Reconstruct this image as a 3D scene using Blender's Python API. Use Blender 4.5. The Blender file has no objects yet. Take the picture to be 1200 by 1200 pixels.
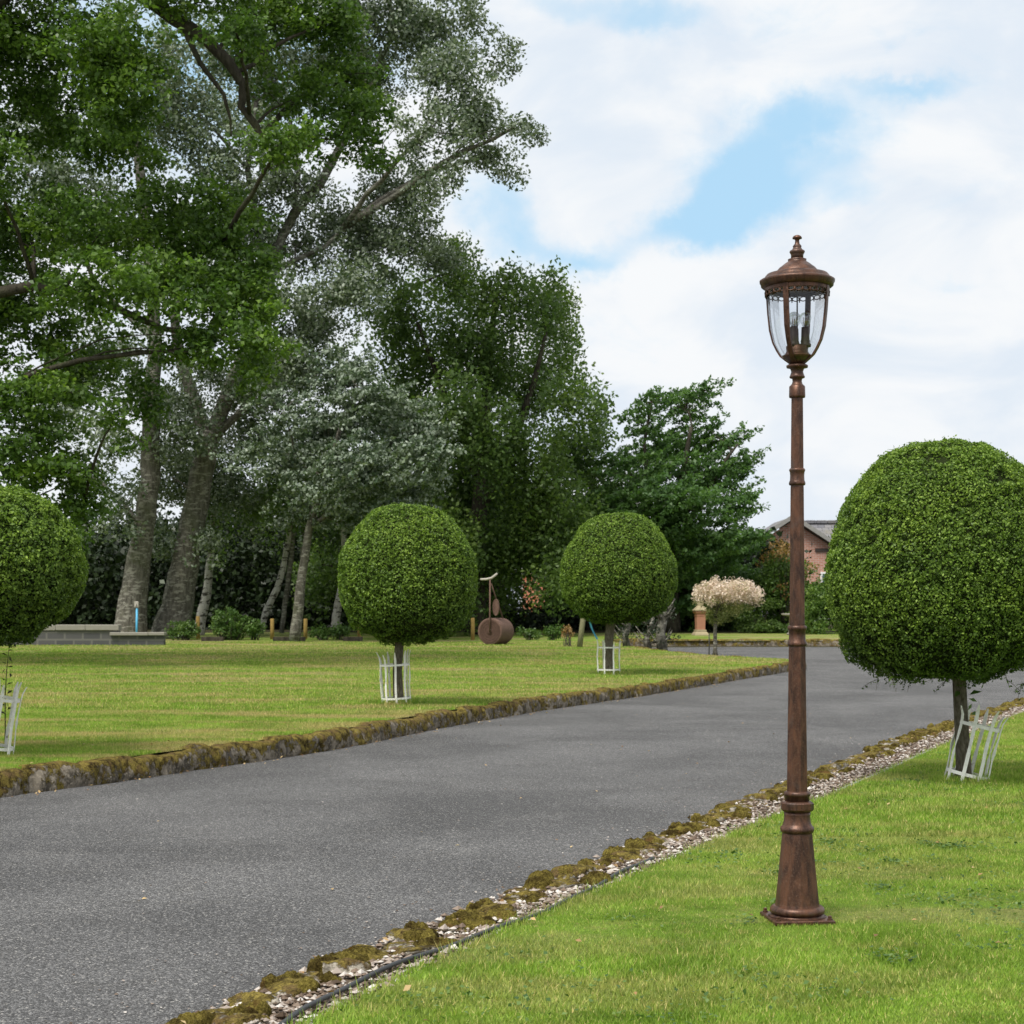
import bpy, math, random
import numpy as np
from mathutils import Vector, noise as mnoise
R = math.radians
rng = np.random.default_rng(7)
random.seed(7)
S = bpy.context.scene
COL = S.collection

# ------------------------------------------------------------------ camera, sky, sun, exposure
CAMZ = 1.11; F = 2000.0; CX = 600.0; HY = 720.0
cd = bpy.data.cameras.new('camera'); cam = bpy.data.objects.new('camera', cd); COL.objects.link(cam)
cam.location = (0, 0, CAMZ); cam.rotation_euler = (R(90), 0, 0)
cd.sensor_width = 36; cd.lens = 60; cd.shift_y = 0.1; cd.clip_start = .05; cd.clip_end = 8000
cd.dof.use_dof = True; cd.dof.focus_distance = 7.2; cd.dof.aperture_fstop = 13
S.camera = cam
SUN_EL, SUN_AZ = 60, 215      # azimuth measured clockwise from +Y (north): behind the camera, to its left
sl = bpy.data.lights.new('sun', 'SUN'); sl.energy = 3.5; sl.angle = R(22); sl.color = (1, .955, .88)
so = bpy.data.objects.new('sun', sl); COL.objects.link(so)
_d = Vector((math.sin(R(SUN_AZ)) * math.cos(R(SUN_EL)), math.cos(R(SUN_AZ)) * math.cos(R(SUN_EL)), math.sin(R(SUN_EL))))
so.rotation_euler = _d.to_track_quat('Z', 'Y').to_euler()
S.view_settings.view_transform = 'Standard'; S.view_settings.look = 'None'
S.view_settings.exposure = 0.40; S.view_settings.gamma = 1

class NT:
    def __init__(s, nt): s.nt = nt; nt.nodes.clear()
    def n(s, typ, ins=None, **props):
        x = s.nt.nodes.new(typ)
        for k, v in props.items(): setattr(x, k, v)
        if ins:
            for k, v in ins.items():
                sock = x.inputs[k]
                if hasattr(v, 'is_output') or isinstance(v, bpy.types.NodeSocket): s.nt.links.new(v, sock)
                else: sock.default_value = v
        return x
    def math(s, op, a, b=0.0, c=0.0, clamp=False):
        return s.n('ShaderNodeMath', {0: a, 1: b, 2: c}, operation=op, use_clamp=clamp).outputs[0]
    def mix(s, f, a, b, blend='MIX'):
        x = s.n('ShaderNodeMix', data_type='RGBA', blend_type=blend)
        for i, v in ((0, f), (6, a), (7, b)):
            if isinstance(v, bpy.types.NodeSocket): s.nt.links.new(v, x.inputs[i])
            else:
                x.inputs[i].default_value = v if i == 0 else (*v[:3], 1)
        return x.outputs[2]
    def noise(s, vec, scale, detail=3, rough=.55, dist=0.0):
        i = {'Scale': scale, 'Detail': detail, 'Roughness': rough, 'Distortion': dist}
        if vec is not None: i['Vector'] = vec
        return s.n('ShaderNodeTexNoise', i).outputs[0]
    def ss(s, v, lo, hi):
        x = s.n('ShaderNodeMapRange', {0: v, 1: lo, 2: hi, 3: 0.0, 4: 1.0}, interpolation_type='SMOOTHSTEP'); return x.outputs[0]
    def ramp(s, v, stops):
        x = s.n('ShaderNodeValToRGB', {0: v}); cr = x.color_ramp
        while len(cr.elements) < len(stops): cr.elements.new(.5)
        for e, (p, c) in zip(cr.elements, stops): e.position = p; e.color = (*c, 1)
        return x.outputs[0]
    def scale(s, vec, sc):
        return s.n('ShaderNodeMapping', {'Vector': vec, 'Scale': sc}).outputs[0]

W = bpy.data.worlds.new('World'); S.world = W; W.use_nodes = True
w = NT(W.node_tree)
tc = w.n('ShaderNodeTexCoord').outputs['Generated']
sky = w.n('ShaderNodeTexSky', sky_type='NISHITA', sun_disc=False, sun_elevation=R(SUN_EL), sun_rotation=R(SUN_AZ), altitude=50, air_density=1.0, dust_density=.6, ozone_density=1.3).outputs[0]
sp = w.n('ShaderNodeSeparateXYZ', {0: tc}).outputs
ymax = w.math('MAXIMUM', sp[1], .15)
# cloud field: fbm over the direction, stretched sideways, with clear gaps where the sky of that day had them
cv = w.scale(tc, (5.0, 5.0, 9.0))
big = w.noise(cv, 1.3, 6, .52, .6)
fine = w.noise(cv, 4.2, 7, .6, .8)
dens = w.math('ADD', w.math('MULTIPLY', big, .62), w.math('MULTIPLY', fine, .38))
u = w.math('DIVIDE', sp[0], ymax); v = w.math('DIVIDE', sp[2], ymax)
wob = w.n('ShaderNodeVectorMath', {0: w.n('ShaderNodeTexNoise', {'Vector': tc, 'Scale': 13.0, 'Detail': 8.0, 'Roughness': .62}).outputs[1], 1: (.5, .5, .5)}, operation='SUBTRACT').outputs[0]
ws = w.n('ShaderNodeSeparateXYZ', {0: wob}).outputs
u = w.math('ADD', u, w.math('MULTIPLY', ws[0], .085)); v = w.math('ADD', v, w.math('MULTIPLY', ws[1], .07))
def hole(px, py, rx, ry):
    a = w.math('DIVIDE', w.math('SUBTRACT', u, (px - CX) / F), rx / F)
    b = w.math('DIVIDE', w.math('SUBTRACT', v, (HY - py) / F), ry / F)
    r2 = w.math('ADD', w.math('MULTIPLY', a, a), w.math('MULTIPLY', b, b))
    return w.math('EXPONENT', w.math('MULTIPLY', r2, -1.0))
gap = None
for h in ((885, 215, 62, 62, 1.15), (965, 150, 85, 36, 1.0), (1065, 105, 90, 16, .75), (805, 262, 80, 26, .85), (700, 292, 90, 24, .8), (585, 240, 55, 62, 1.0), (750, 22, 95, 26, .85), (640, 5, 60, 25, .5), (1010, 215, 60, 30, .6), (1175, 150, 40, 30, .35), (440, 90, 130, 100, .6), (200, 90, 170, 110, .7), (940, 470, 60, 30, .25), (1120, 330, 60, 20, .3)):
    g = w.math('MULTIPLY', hole(*h[:4]), h[4]); gap = g if gap is None else w.math('ADD', gap, g)
gap = w.math('MULTIPLY', gap, w.math('ADD', w.math('MULTIPLY', fine, 1.5), .2))
dens = w.math('ADD', dens, w.math('MULTIPLY', gap, -.33))
dens = w.math('ADD', dens, .055)
mask = w.ss(dens, .20, .51)
shade = w.ss(w.noise(cv, 1.9, 5, .55, .5), .35, .68)
ccol = w.mix(shade, (7.1, 7.25, 7.4), (5.75, 6.35, 7.05))
skyc = w.mix(1.0, sky, (1.0, 1.14, 1.22), 'MULTIPLY')
skyc = w.mix(.85, skyc, (3.7, 5.75, 7.35))
wc = w.mix(mask, skyc, ccol)
bg = w.n('ShaderNodeBackground', {'Color': wc, 'Strength': .1})
w.n('ShaderNodeOutputWorld', {'Surface': bg.outputs[0]})

# ------------------------------------------------------------------ geometry helpers
def T(Y): return .016 * min(max(0.0, Y - 25), 60)
def gY(py, dz=0.0):
    Y = F * (CAMZ - dz) / (py - HY)
    if Y > 25: Y = (F * (CAMZ - dz) + 800) / (py - HY + 32)
    return Y
def gp(px, py, dz=0.0):
    Y = gY(py, dz); return Vector(((px - CX) * Y / F, Y, T(Y) + dz))
def at(px, py, Y): return Vector(((px - CX) * Y / F, Y, CAMZ + (HY - py) * Y / F))

def vnoise(P, scale=1.0, seed=0):
    """smooth value noise in -1..1, vectorised"""
    q = P * scale + seed * 17.13; i = np.floor(q).astype(np.int64); f = q - i; f = f * f * (3 - 2 * f)
    def h(a, b, c):
        n = (a * 73856093) ^ (b * 19349663) ^ (c * 83492791); n = (n ^ (n >> 13)) * 1274126177
        return ((n ^ (n >> 16)) & 0xffff) / 32767.5 - 1
    o = 0
    for dx in (0, 1):
        for dy in (0, 1):
            for dz in (0, 1):
                wgt = (f[:, 0] if dx else 1 - f[:, 0]) * (f[:, 1] if dy else 1 - f[:, 1]) * (f[:, 2] if dz else 1 - f[:, 2])
                o = o + wgt * h(i[:, 0] + dx, i[:, 1] + dy, i[:, 2] + dz)
    return o

def np_mesh(name, V, k, mat, parent=None, rnd=None, smooth=False):
    """V: (n*k,3) vertices, every face k consecutive vertices"""
    V = np.ascontiguousarray(V, dtype=np.float32).reshape(-1, 3); nv = len(V); nf = nv // k
    me = bpy.data.meshes.new(name)
    me.vertices.add(nv); me.vertices.foreach_set('co', V.ravel())
    me.loops.add(nv); me.loops.foreach_set('vertex_index', np.arange(nv, dtype=np.int32))
    me.polygons.add(nf); me.polygons.foreach_set('loop_start', np.arange(0, nv, k, dtype=np.int32)); me.polygons.foreach_set('loop_total', np.full(nf, k, dtype=np.int32))
    if rnd is not None:
        a = me.attributes.new('rnd', 'FLOAT', 'FACE'); a.data.foreach_set('value', rnd.astype(np.float32))
    me.materials.append(mat); me.update(calc_edges=True)
    o = bpy.data.objects.new(name, me); COL.objects.link(o)
    if parent: o.parent = parent; 
    return o

class MB:
    def __init__(s): s.v = []; s.f = []; s.sm = []
    def add(s, vs, fs, smooth=False):
        b = len(s.v); s.v += [tuple(x) for x in vs]; s.f += [tuple(i + b for i in f) for f in fs]; s.sm += [smooth] * len(fs); return s
    def box(s, c, d, rz=0.0, ry=0.0, bev=0.0):
        x, y, z = d[0] / 2, d[1] / 2, d[2] / 2
        from mathutils import Matrix
        M = Matrix.Rotation(rz, 3, 'Z') @ Matrix.Rotation(ry, 3, 'Y'); c = Vector(c)
        if bev:
            b = min(bev, x * .9, y * .9, z * .9)
            vs = []; 
            for (zz, i) in ((-z, b), (-z + b, 0), (z - b, 0), (z, b)):
                for (sx, sy) in ((-1, -1), (1, -1), (1, 1), (-1, 1)):
                    vs.append(c + M @ Vector((sx * (x - i), sy * (y - i), zz)))
            fs = [(3, 2, 1, 0), (12, 13, 14, 15)]
            for k in range(3):
                for j in range(4): a = k * 4 + j; n = k * 4 + (j + 1) % 4; fs.append((a, n, n + 4, a + 4))
            return s.add(vs, fs)
        vs = [c + M @ Vector((sx * x, sy * y, sz * z)) for sz in (-1, 1) for (sx, sy) in ((-1, -1), (1, -1), (1, 1), (-1, 1))]
        return s.add(vs, [(3, 2, 1, 0), (4, 5, 6, 7), (0, 1, 5, 4), (1, 2, 6, 5), (2, 3, 7, 6), (3, 0, 4, 7)])
    def lathe(s, prof, n=32, c=(0, 0, 0), smooth=True, rot=0.0, lobes=None, square=False):
        vs = []; fs = []
        for (z, r) in prof:
            for i in range(n):
                a = rot + 2 * math.pi * i / n; rr = r
                if square: rr = r / max(abs(math.cos(a - rot)), abs(math.sin(a - rot))) 
                if lobes: rr *= 1 + lobes[1] * abs(math.cos(a * lobes[0] / 2))
                vs.append((c[0] + rr * math.cos(a), c[1] + rr * math.sin(a), c[2] + z))
        m = len(prof)
        for k in range(m - 1):
            for i in range(n): j = (i + 1) % n; fs.append((k * n + i, k * n + j, (k + 1) * n + j, (k + 1) * n + i))
        fs.append(tuple(range(n - 1, -1, -1))); fs.append(tuple((m - 1) * n + i for i in range(n)))
        return s.add(vs, fs, smooth)
    def tube(s, pts, rad, n=6, jit=0.0, smooth=True, flat=1.0):
        pts = [Vector(p) for p in pts]; m = len(pts)
        if not hasattr(rad, '__len__'): rad = [rad] * m
        vs = []; fs = []; t0 = (pts[1] - pts[0]).normalized()
        ref = Vector((0, 0, 1)) if abs(t0.z) < .9 else Vector((1, 0, 0)); u = t0.cross(ref).normalized()
        for k, p in enumerate(pts):
            t = (pts[min(k + 1, m - 1)] - pts[max(k - 1, 0)]).normalized(); u = (u - t * u.dot(t)).normalized(); vv = t.cross(u)
            for i in range(n):
                a = 2 * math.pi * i / n; r = rad[k] * (1 + (random.uniform(-jit, jit) if jit else 0))
                vs.append(p + u * (r * math.cos(a)) + vv * (r * flat * math.sin(a)))
        for k in range(m - 1):
            for i in range(n): j = (i + 1) % n; fs.append((k * n + i, k * n + j, (k + 1) * n + j, (k + 1) * n + i))
        fs.append(tuple(range(n - 1, -1, -1))); fs.append(tuple((m - 1) * n + i for i in range(n)))
        return s.add(vs, fs, smooth)
    def build(s, name, mat, parent=None, loc=None):
        me = bpy.data.meshes.new(name); me.from_pydata(s.v, [], s.f); me.materials.append(mat)
        me.polygons.foreach_set('use_smooth', s.sm); me.update()
        o = bpy.data.objects.new(name, me); COL.objects.link(o)
        if parent: o.parent = parent
        if loc is not None: o.location = loc
        return o

def tag(o, label=None, cat=None, group=None, kind=None):
    if label: o['label'] = label
    if cat: o['category'] = cat
    if group: o['group'] = group
    if kind: o['kind'] = kind
    return o
def thing(name, loc, label, cat, group=None, rz=0.0):
    o = bpy.data.objects.new(name, None); o.empty_display_size = .2; COL.objects.link(o); o.location = loc; o.rotation_euler = (0, 0, rz)
    return tag(o, label, cat, group)
def world_child(o, parent):
    """parent a mesh whose vertices are in world space under a thing that only has a location"""
    o.parent = parent; o.location = -Vector(parent.location); return o

# ------------------------------------------------------------------ materials
def newmat(name):
    m = bpy.data.materials.new(name); m.use_nodes = True; return m, NT(m.node_tree)
def out(t, sh, disp=None):
    o = t.n('ShaderNodeOutputMaterial', {'Surface': sh}); return o
def bump(t, h, strength=.5, dist=.02):
    return t.n('ShaderNodeBump', {'Height': h, 'Strength': strength, 'Distance': dist}).outputs[0]
def pbr(t, col, rough=.8, spec=.3, metal=0.0, nrm=None, **kw):
    i = {'Base Color': col if isinstance(col, bpy.types.NodeSocket) else (*col, 1), 'Roughness': rough, 'Specular IOR Level': spec, 'Metallic': metal}
    if nrm is not None: i['Normal'] = nrm
    i.update(kw); return t.n('ShaderNodeBsdfPrincipled', i).outputs[0]
def mat_plain(name, col, rough=.7, spec=.3, metal=0.0, var=.25, sc=12.0, bmp=.2, bs=.01):
    m, t = newmat(name); P = t.n('ShaderNodeTexCoord').outputs['Object']
    n = t.noise(P, sc, 5, .6)
    c = t.mix(n, tuple(x * (1 - var) for x in col), tuple(min(1, x * (1 + var)) for x in col))
    out(t, pbr(t, c, rough, spec, metal, bump(t, t.noise(P, sc * 4, 4), bmp, bs))); return m
def mat_leaf(name, dark, mid, light, back=None, transl=.28, rough=.45, spec=.35, clump=1.1, cvar=.35, tt=(1.25, 1.4, .7)):
    m, t = newmat(name); pos = t.n('ShaderNodeNewGeometry').outputs
    a = t.n('ShaderNodeAttribute', attribute_name='rnd').outputs['Fac']
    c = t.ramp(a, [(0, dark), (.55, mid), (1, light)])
    cl = t.noise(pos['Position'], clump, 2, .5)
    c = t.mix(t.math('MULTIPLY', t.ss(cl, .35, .7), cvar), c, t.mix(1.0, c, (1.5, 1.35, .9), 'MULTIPLY'))
    if back: c = t.mix(t.math('MULTIPLY', pos['Backfacing'], .9), c, back)
    p = pbr(t, c, rough, spec)
    tr = t.n('ShaderNodeBsdfTranslucent', {'Color': t.mix(1.0, c, tt, 'MULTIPLY')}).outputs[0]
    out(t, t.n('ShaderNodeMixShader', {0: transl, 1: p, 2: tr}).outputs[0]); return m

M_oak = mat_leaf('oak_leaf', (.030, .064, .013), (.078, .148, .027), (.175, .275, .05), transl=.35, clump=.8, cvar=.5)
M_pop = mat_leaf('poplar_leaf', (.045, .075, .034), (.082, .125, .060), (.15, .195, .105), back=(.24, .28, .21), transl=.22, clump=.7)
M_silver = mat_leaf('silver_leaf', (.045, .078, .040), (.082, .128, .070), (.16, .21, .14), back=(.26, .31, .24), transl=.2, clump=.7)
M_birch = mat_leaf('dark_leaf', (.052, .095, .027), (.095, .16, .046), (.18, .255, .075), transl=.42, clump=.6, cvar=.5)
M_horn = mat_leaf('hornbeam_leaf', (.045, .092, .030), (.085, .168, .052), (.16, .265, .09), transl=.42, clump=.7)
M_light = mat_leaf('light_leaf', (.04, .08, .015), (.085, .15, .03), (.17, .25, .06), transl=.35, clump=.9)
M_wood = mat_leaf('woodland_leaf', (.008, .016, .006), (.016, .030, .010), (.035, .06, .02), transl=.12, clump=.5)  # near-black leaf colour carries the shade of the deep wood
M_box = mat_leaf('clipped_leaf', (.034, .068, .012), (.110, .190, .028), (.23, .34, .055), transl=.28, rough=.5, spec=.25, clump=3.0, cvar=.3)
M_shrub = mat_leaf('shrub_leaf', (.04, .085, .018), (.085, .155, .03), (.18, .26, .06), transl=.3, clump=2.0)
M_copper = mat_leaf('copper_leaf', (.10, .10, .03), (.22, .14, .05), (.36, .20, .09), transl=.3, clump=2.0)
M_pink = mat_leaf('pink_leaf', (.38, .37, .18), (.78, .65, .53), (.94, .84, .78), transl=.3, clump=3.0, cvar=.05, tt=(1.05, 1.0, .95))
M_weed = mat_leaf('weed_leaf', (.04, .09, .02), (.08, .15, .035), (.16, .24, .07), transl=.3, clump=3.0)
M_deadleaf = mat_leaf('dry_leaf', (.14, .07, .025), (.32, .20, .09), (.60, .45, .24), transl=.2, clump=9.0)

def mat_bark(name, a, b, spots=None, sc=6.0):
    m, t = newmat(name); P = t.n('ShaderNodeTexCoord').outputs['Object']
    v = t.scale(P, (sc, sc, sc * .28)); n = t.noise(v, 2.2, 6, .65, .4); c = t.mix(t.ss(n, .3, .7), a, b)
    if spots:
        s2 = t.ss(t.noise(t.scale(P, (3, 3, 9)), 1.6, 4, .6), .52, .60); c = t.mix(s2, c, spots)
    c = t.mix(t.math('MULTIPLY', t.ss(t.noise(P, 1.3, 3), .5, .75), .35), c, (.09, .11, .04))
    out(t, pbr(t, c, .9, .15, 0, bump(t, n, 1.0, .06))); return m
M_bark = mat_bark('grey_bark', (.065, .06, .048), (.185, .172, .145), spots=(.27, .26, .22))
M_barkd = mat_bark('dark_bark', (.03, .026, .02), (.08, .07, .052))
M_barkb = mat_bark('birch_bark', (.36, .34, .30), (.52, .50, .46), spots=(.06, .055, .045))
M_barkt = mat_bark('topiary_bark', (.10, .085, .06), (.28, .245, .185), sc=30.0)

def lawn_colour(t, P, dr=1.0):
    st = t.scale(P, (.40, 1.7, 1.0))
    dry = t.ss(t.noise(st, 1.1, 5, .6, .5), .46, .62)
    pat = t.noise(P, 2.6, 4, .6)
    fine = t.noise(P, 55, 3, .7)
    g = t.mix(t.ss(pat, .3, .7), (.150, .245, .030), (.255, .385, .060))
    d = t.mix(t.ss(fine, .3, .7), (.24, .22, .09), (.55, .46, .24))
    c = t.mix(t.math('MULTIPLY', dry, .95 * dr), g, d)
    d2 = t.ss(t.noise(P, 5.5, 5, .65), .50, .66)
    c = t.mix(t.math('MULTIPLY', d2, .40 * (.35 + .65 * dr)), c, (.46, .37, .17))
    c = t.mix(t.math('MULTIPLY', t.ss(t.noise(P, 19, 4, .7), .58, .68), .45), c, (.40, .30, .15))
    return c, fine
def mat_lawn(dr=1.0):
    m, t = newmat('lawn_turf'); P = t.n('ShaderNodeNewGeometry').outputs['Position']
    c, fine = lawn_colour(t, P, dr)
    sp = t.noise(P, 210, 2, .7)
    c = t.mix(t.ss(sp, .35, .7), t.mix(1.0, c, (.62, .66, .6), 'MULTIPLY'), t.mix(1.0, c, (1.18, 1.15, 1.1), 'MULTIPLY'))
    leafy = t.ss(t.noise(P, 16, 2, .8), .73, .76)
    c = t.mix(t.math('MULTIPLY', leafy, .6), c, (.22, .14, .07))
    h = t.math('ADD', t.noise(P, 40, 4, .7), t.math('MULTIPLY', sp, .6))
    out(t, pbr(t, c, .9, .1, 0, bump(t, h, 1.0, .03))); return m
def mat_blade(dr=1.0):
    m, t = newmat('grass_blade'); P = t.n('ShaderNodeNewGeometry').outputs['Position']
    c, fine = lawn_colour(t, P, dr)
    a = t.n('ShaderNodeAttribute', attribute_name='rnd').outputs['Fac']
    c = t.mix(t.ss(a, .90, .97), c, (.44, .38, .18))
    c = t.mix(1.0, c, t.mix(a, (.62, .66, .6), (1.5, 1.45, 1.3)), 'MULTIPLY')
    p = pbr(t, c, .55, .25); tr = t.n('ShaderNodeBsdfTranslucent', {'Color': t.mix(1.0, c, (1.3, 1.4, .8), 'MULTIPLY')}).outputs[0]
    out(t, t.n('ShaderNodeMixShader', {0: .35, 1: p, 2: tr}).outputs[0]); return m
M_lawn = mat_lawn(); M_blade = mat_blade(); M_lawn2 = mat_lawn(.42); M_blade2 = mat_blade(.42)
def mat_road():
    m, t = newmat('worn_asphalt'); P = t.n('ShaderNodeNewGeometry').outputs['Position']
    big = t.noise(P, .55, 5, .6, .4); mid = t.noise(t.scale(P, (1.8, .8, 1)), 1.0, 4, .6)
    vo = t.n('ShaderNodeTexVoronoi', {'Vector': P, 'Scale': 165.0, 'Randomness': 1.0}); vcol = vo.outputs['Color']; vd = vo.outputs['Distance']
    g = t.n('ShaderNodeSeparateColor', {0: vcol}).outputs[0]
    vo2 = t.n('ShaderNodeTexVoronoi', {'Vector': P, 'Scale': 340.0}); g2 = t.n('ShaderNodeSeparateColor', {0: vo2.outputs['Color']}).outputs[1]
    c = t.mix(t.ss(big, .3, .7), (.092, .091, .091), (.158, .156, .155))
    c = t.mix(t.math('MULTIPLY', t.ss(mid, .5, .75), .4), c, (.19, .185, .18))
    c = t.mix(t.math('MULTIPLY', t.ss(t.noise(P, 3.3, 6, .7), .55, .72), .30), c, (.075, .07, .062))
    c = t.mix(t.math('MULTIPLY', t.ss(t.noise(t.scale(P, (2.5, 1.0, 1)), 2.4, 7, .75), .60, .70), .28), c, (.26, .25, .23))
    k = t.math('ADD', t.math('MULTIPLY', t.math('POWER', g, 2.4), 1.35), .42)
    c2 = t.n('ShaderNodeVectorMath', {0: c, 'Scale': k}, operation='SCALE').outputs[0]
    k2 = t.math('ADD', t.math('MULTIPLY', t.math('POWER', g2, 3.0), 1.0), .72)
    c2 = t.n('ShaderNodeVectorMath', {0: c2, 'Scale': k2}, operation='SCALE').outputs[0]
    pale = t.math('GREATER_THAN', g, .965)
    c2 = t.mix(t.math('MULTIPLY', pale, .55), c2, (.45, .43, .39))
    h = t.math('ADD', t.math('MULTIPLY', vd, -1.0), t.noise(P, 150, 3, .7))
    out(t, pbr(t, c2, .82, .3, 0, bump(t, h, .9, .006))); return m
M_road = mat_road()
def mat_stone(name, base=(.30, .285, .255), moss_amt=.5, lo=.42):
    m, t = newmat(name); g = t.n('ShaderNodeNewGeometry').outputs; P = g['Position']
    n1 = t.noise(P, 9, 6, .65); n2 = t.noise(P, 38, 5, .7)
    c = t.mix(t.ss(n1, .38, .62), tuple(x * .32 for x in base), base)
    c = t.mix(t.math('MULTIPLY', t.ss(n2, .5, .66), .75), c, tuple(min(1, x * 1.6) for x in base))
    c = t.mix(t.math('MULTIPLY', t.ss(t.noise(t.scale(P, (1, 1, .4)), 14, 4, .6), .55, .66), .7), c, (.06, .055, .05))
    nz = t.n('ShaderNodeSeparateXYZ', {0: g['Normal']}).outputs[2]
    mo = t.math('ADD', t.math('ADD', t.math('MULTIPLY', t.noise(P, 5.5, 6, .62), .6), t.math('MULTIPLY', t.noise(P, 21, 6, .7), .4)), t.math('MULTIPLY', nz, .085 * moss_amt * 2))
    mm = t.ss(mo, lo, lo + .05)
    mc = t.mix(t.ss(t.noise(P, 17, 6, .75), .36, .62), (.045, .030, .010), (.34, .265, .065))
    mc = t.mix(t.math('MULTIPLY', t.ss(t.noise(P, 8, 5, .7), .5, .62), .75), mc, (.20, .13, .06))
    mc = t.mix(t.ss(t.noise(P, 130, 2, .7), .35, .7), t.mix(1.0, mc, (.5, .5, .5), 'MULTIPLY'), mc)
    c = t.mix(mm, c, mc)
    h = t.math('ADD', t.math('MULTIPLY', n2, .6), t.math('MULTIPLY', t.noise(P, 130, 3, .7), t.math('ADD', t.math('MULTIPLY', mm, .8), .15)))
    out(t, pbr(t, c, .95, .1, 0, bump(t, h, 1.0, .018))); return m
M_kerb = mat_stone('mossy_kerb_stone', (.25, .215, .165), moss_amt=.9, lo=.495)
M_edge = mat_stone('edging_stone', (.36, .325, .265), .9, .555)
def mat_moss():
    m, t = newmat('moss'); P = t.n('ShaderNodeNewGeometry').outputs['Position']
    c = t.mix(t.ss(t.noise(P, 12, 4, .6), .35, .65), (.10, .072, .022), (.38, .31, .075)); f = t.noise(P, 120, 4, .8)
    c = t.mix(t.ss(f, .35, .7), t.mix(1.0, c, (.25, .24, .2), 'MULTIPLY'), c)
    c = t.mix(t.math('MULTIPLY', t.ss(t.noise(P, 7, 4, .6), .58, .7), .7), c, (.16, .085, .035))
    out(t, pbr(t, c, .95, .05, 0, bump(t, f, 1.0, .02))); return m
M_moss = mat_moss()
def mat_gravel():
    m, t = newmat('gravel_stone'); a = t.n('ShaderNodeAttribute', attribute_name='rnd').outputs['Fac']
    c = t.ramp(a, [(0, (.06, .04, .025)), (.35, (.19, .14, .105)), (.72, (.34, .29, .25)), (1, (.62, .585, .54))])
    out(t, pbr(t, c, .85, .25)); return m
M_gravel = mat_gravel()
M_soil = mat_plain('bed_soil', (.13, .10, .075), .95, .1, var=.6, sc=20, bmp=1, bs=.02)
M_earth = mat_plain('leaf_litter', (.045, .042, .022), .95, .1, var=.6, sc=3, bmp=1, bs=.05)

def mat_bronze():
    m, t = newmat('aged_bronze'); P = t.n('ShaderNodeTexCoord').outputs['Object']
    n = t.noise(t.scale(P, (1, 1, .35)), 30, 6, .65, .5); n2 = t.noise(P, 160, 4, .7)
    c = t.mix(t.ss(n, .32, .7), (.036, .017, .011), (.135, .060, .033))
    c = t.mix(t.math('MULTIPLY', t.ss(n2, .48, .72), .5), c, (.17, .105, .08))
    c = t.mix(t.math('MULTIPLY', t.ss(t.noise(P, 11, 4, .6), .55, .72), .5), c, (.10, .075, .065))
    r = t.math('ADD', t.math('MULTIPLY', n2, .3), .26)
    out(t, pbr(t, c, r, .45, .45, bump(t, n2, .35, .002))); return m
M_bronze = mat_bronze()
def mat_glass(name, tint=(.97, .985, 1), g=.10):
    m, t = newmat(name)
    fr = t.n('ShaderNodeLayerWeight', {'Blend': .35}).outputs['Fresnel']
    f = t.math('ADD', t.math('MULTIPLY', fr, .40), g * .25, clamp=True)
    tr = t.n('ShaderNodeBsdfTransparent', {'Color': (*tint, 1)}).outputs[0]
    gl = t.n('ShaderNodeBsdfGlossy', {'Color': (.9, .93, .97, 1), 'Roughness': .08}).outputs[0]
    out(t, t.n('ShaderNodeMixShader', {0: f, 1: tr, 2: gl}).outputs[0]); return m
M_glass = mat_glass('lantern_glass', (.955, .96, .965)); M_bulb = mat_glass('bulb_glass', (.97, .975, .98), .45)
M_black = mat_plain('dark_fitting', (.05, .035, .028), .5, .4)
M_brass = mat_plain('bulb_brass', (.35, .22, .10), .4, .5, .7)
def mat_white():
    m, t = newmat('flaking_white_paint'); P = t.n('ShaderNodeTexCoord').outputs['Object']
    n = t.noise(P, 22, 6, .7); c = t.mix(t.ss(t.noise(P, 60, 4, .7), .3, .7), (.76, .74, .68), (.90, .89, .84))
    c = t.mix(t.ss(n, .63, .68), c, (.20, .12, .07))
    out(t, pbr(t, c, .6, .3, 0, bump(t, n, .4, .003))); return m
M_white = mat_white()
M_rust = mat_plain('rusty_iron', (.14, .085, .065), .85, .3, .2, var=.5, sc=14, bmp=.6)
M_rustdark = mat_plain('rusty_iron_inner', (.085, .05, .038), .9, .2, .1, var=.5, sc=14, bmp=.6)
M_grip = mat_plain('weathered_grip', (.40, .37, .32), .8)
M_post = mat_plain('yellow_treated_wood', (.33, .22, .07), .85, .2, var=.4, sc=9, bmp=.5)
M_oldpost = mat_plain('grey_green_wood', (.20, .19, .11), .9, .15, var=.4, sc=16, bmp=.6)
M_blue = mat_plain('blue_plastic', (.10, .42, .66), .5, .4)
M_terr = mat_plain('terracotta', (.40, .19, .125), .9, .15, var=.2, sc=7, bmp=.4)
M_sand = mat_plain('sandstone', (.36, .30, .19), .9, .15, var=.25, sc=7, bmp=.4)
M_pale = mat_plain('pale_stone', (.27, .255, .22), .9, .15, var=.2, sc=9, bmp=.4)
M_rubber = mat_plain('black_rubber', (.04, .042, .045), .55, .4)
M_greystrip = mat_plain('grey_edging', (.27, .265, .25), .9, .15, var=.3, sc=14, bmp=.5)
M_carw = mat_plain('white_car_paint', (.80, .81, .82), .25, .5, var=.02, bmp=0)
M_carg = mat_plain('car_glass', (.05, .06, .07), .1, .6, var=.1, bmp=0)
M_trim = mat_plain('white_trim', (.78, .77, .74), .6)
M_wglass = mat_plain('window_glass', (.06, .09, .16), .12, .6, var=.2, bmp=0)
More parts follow.
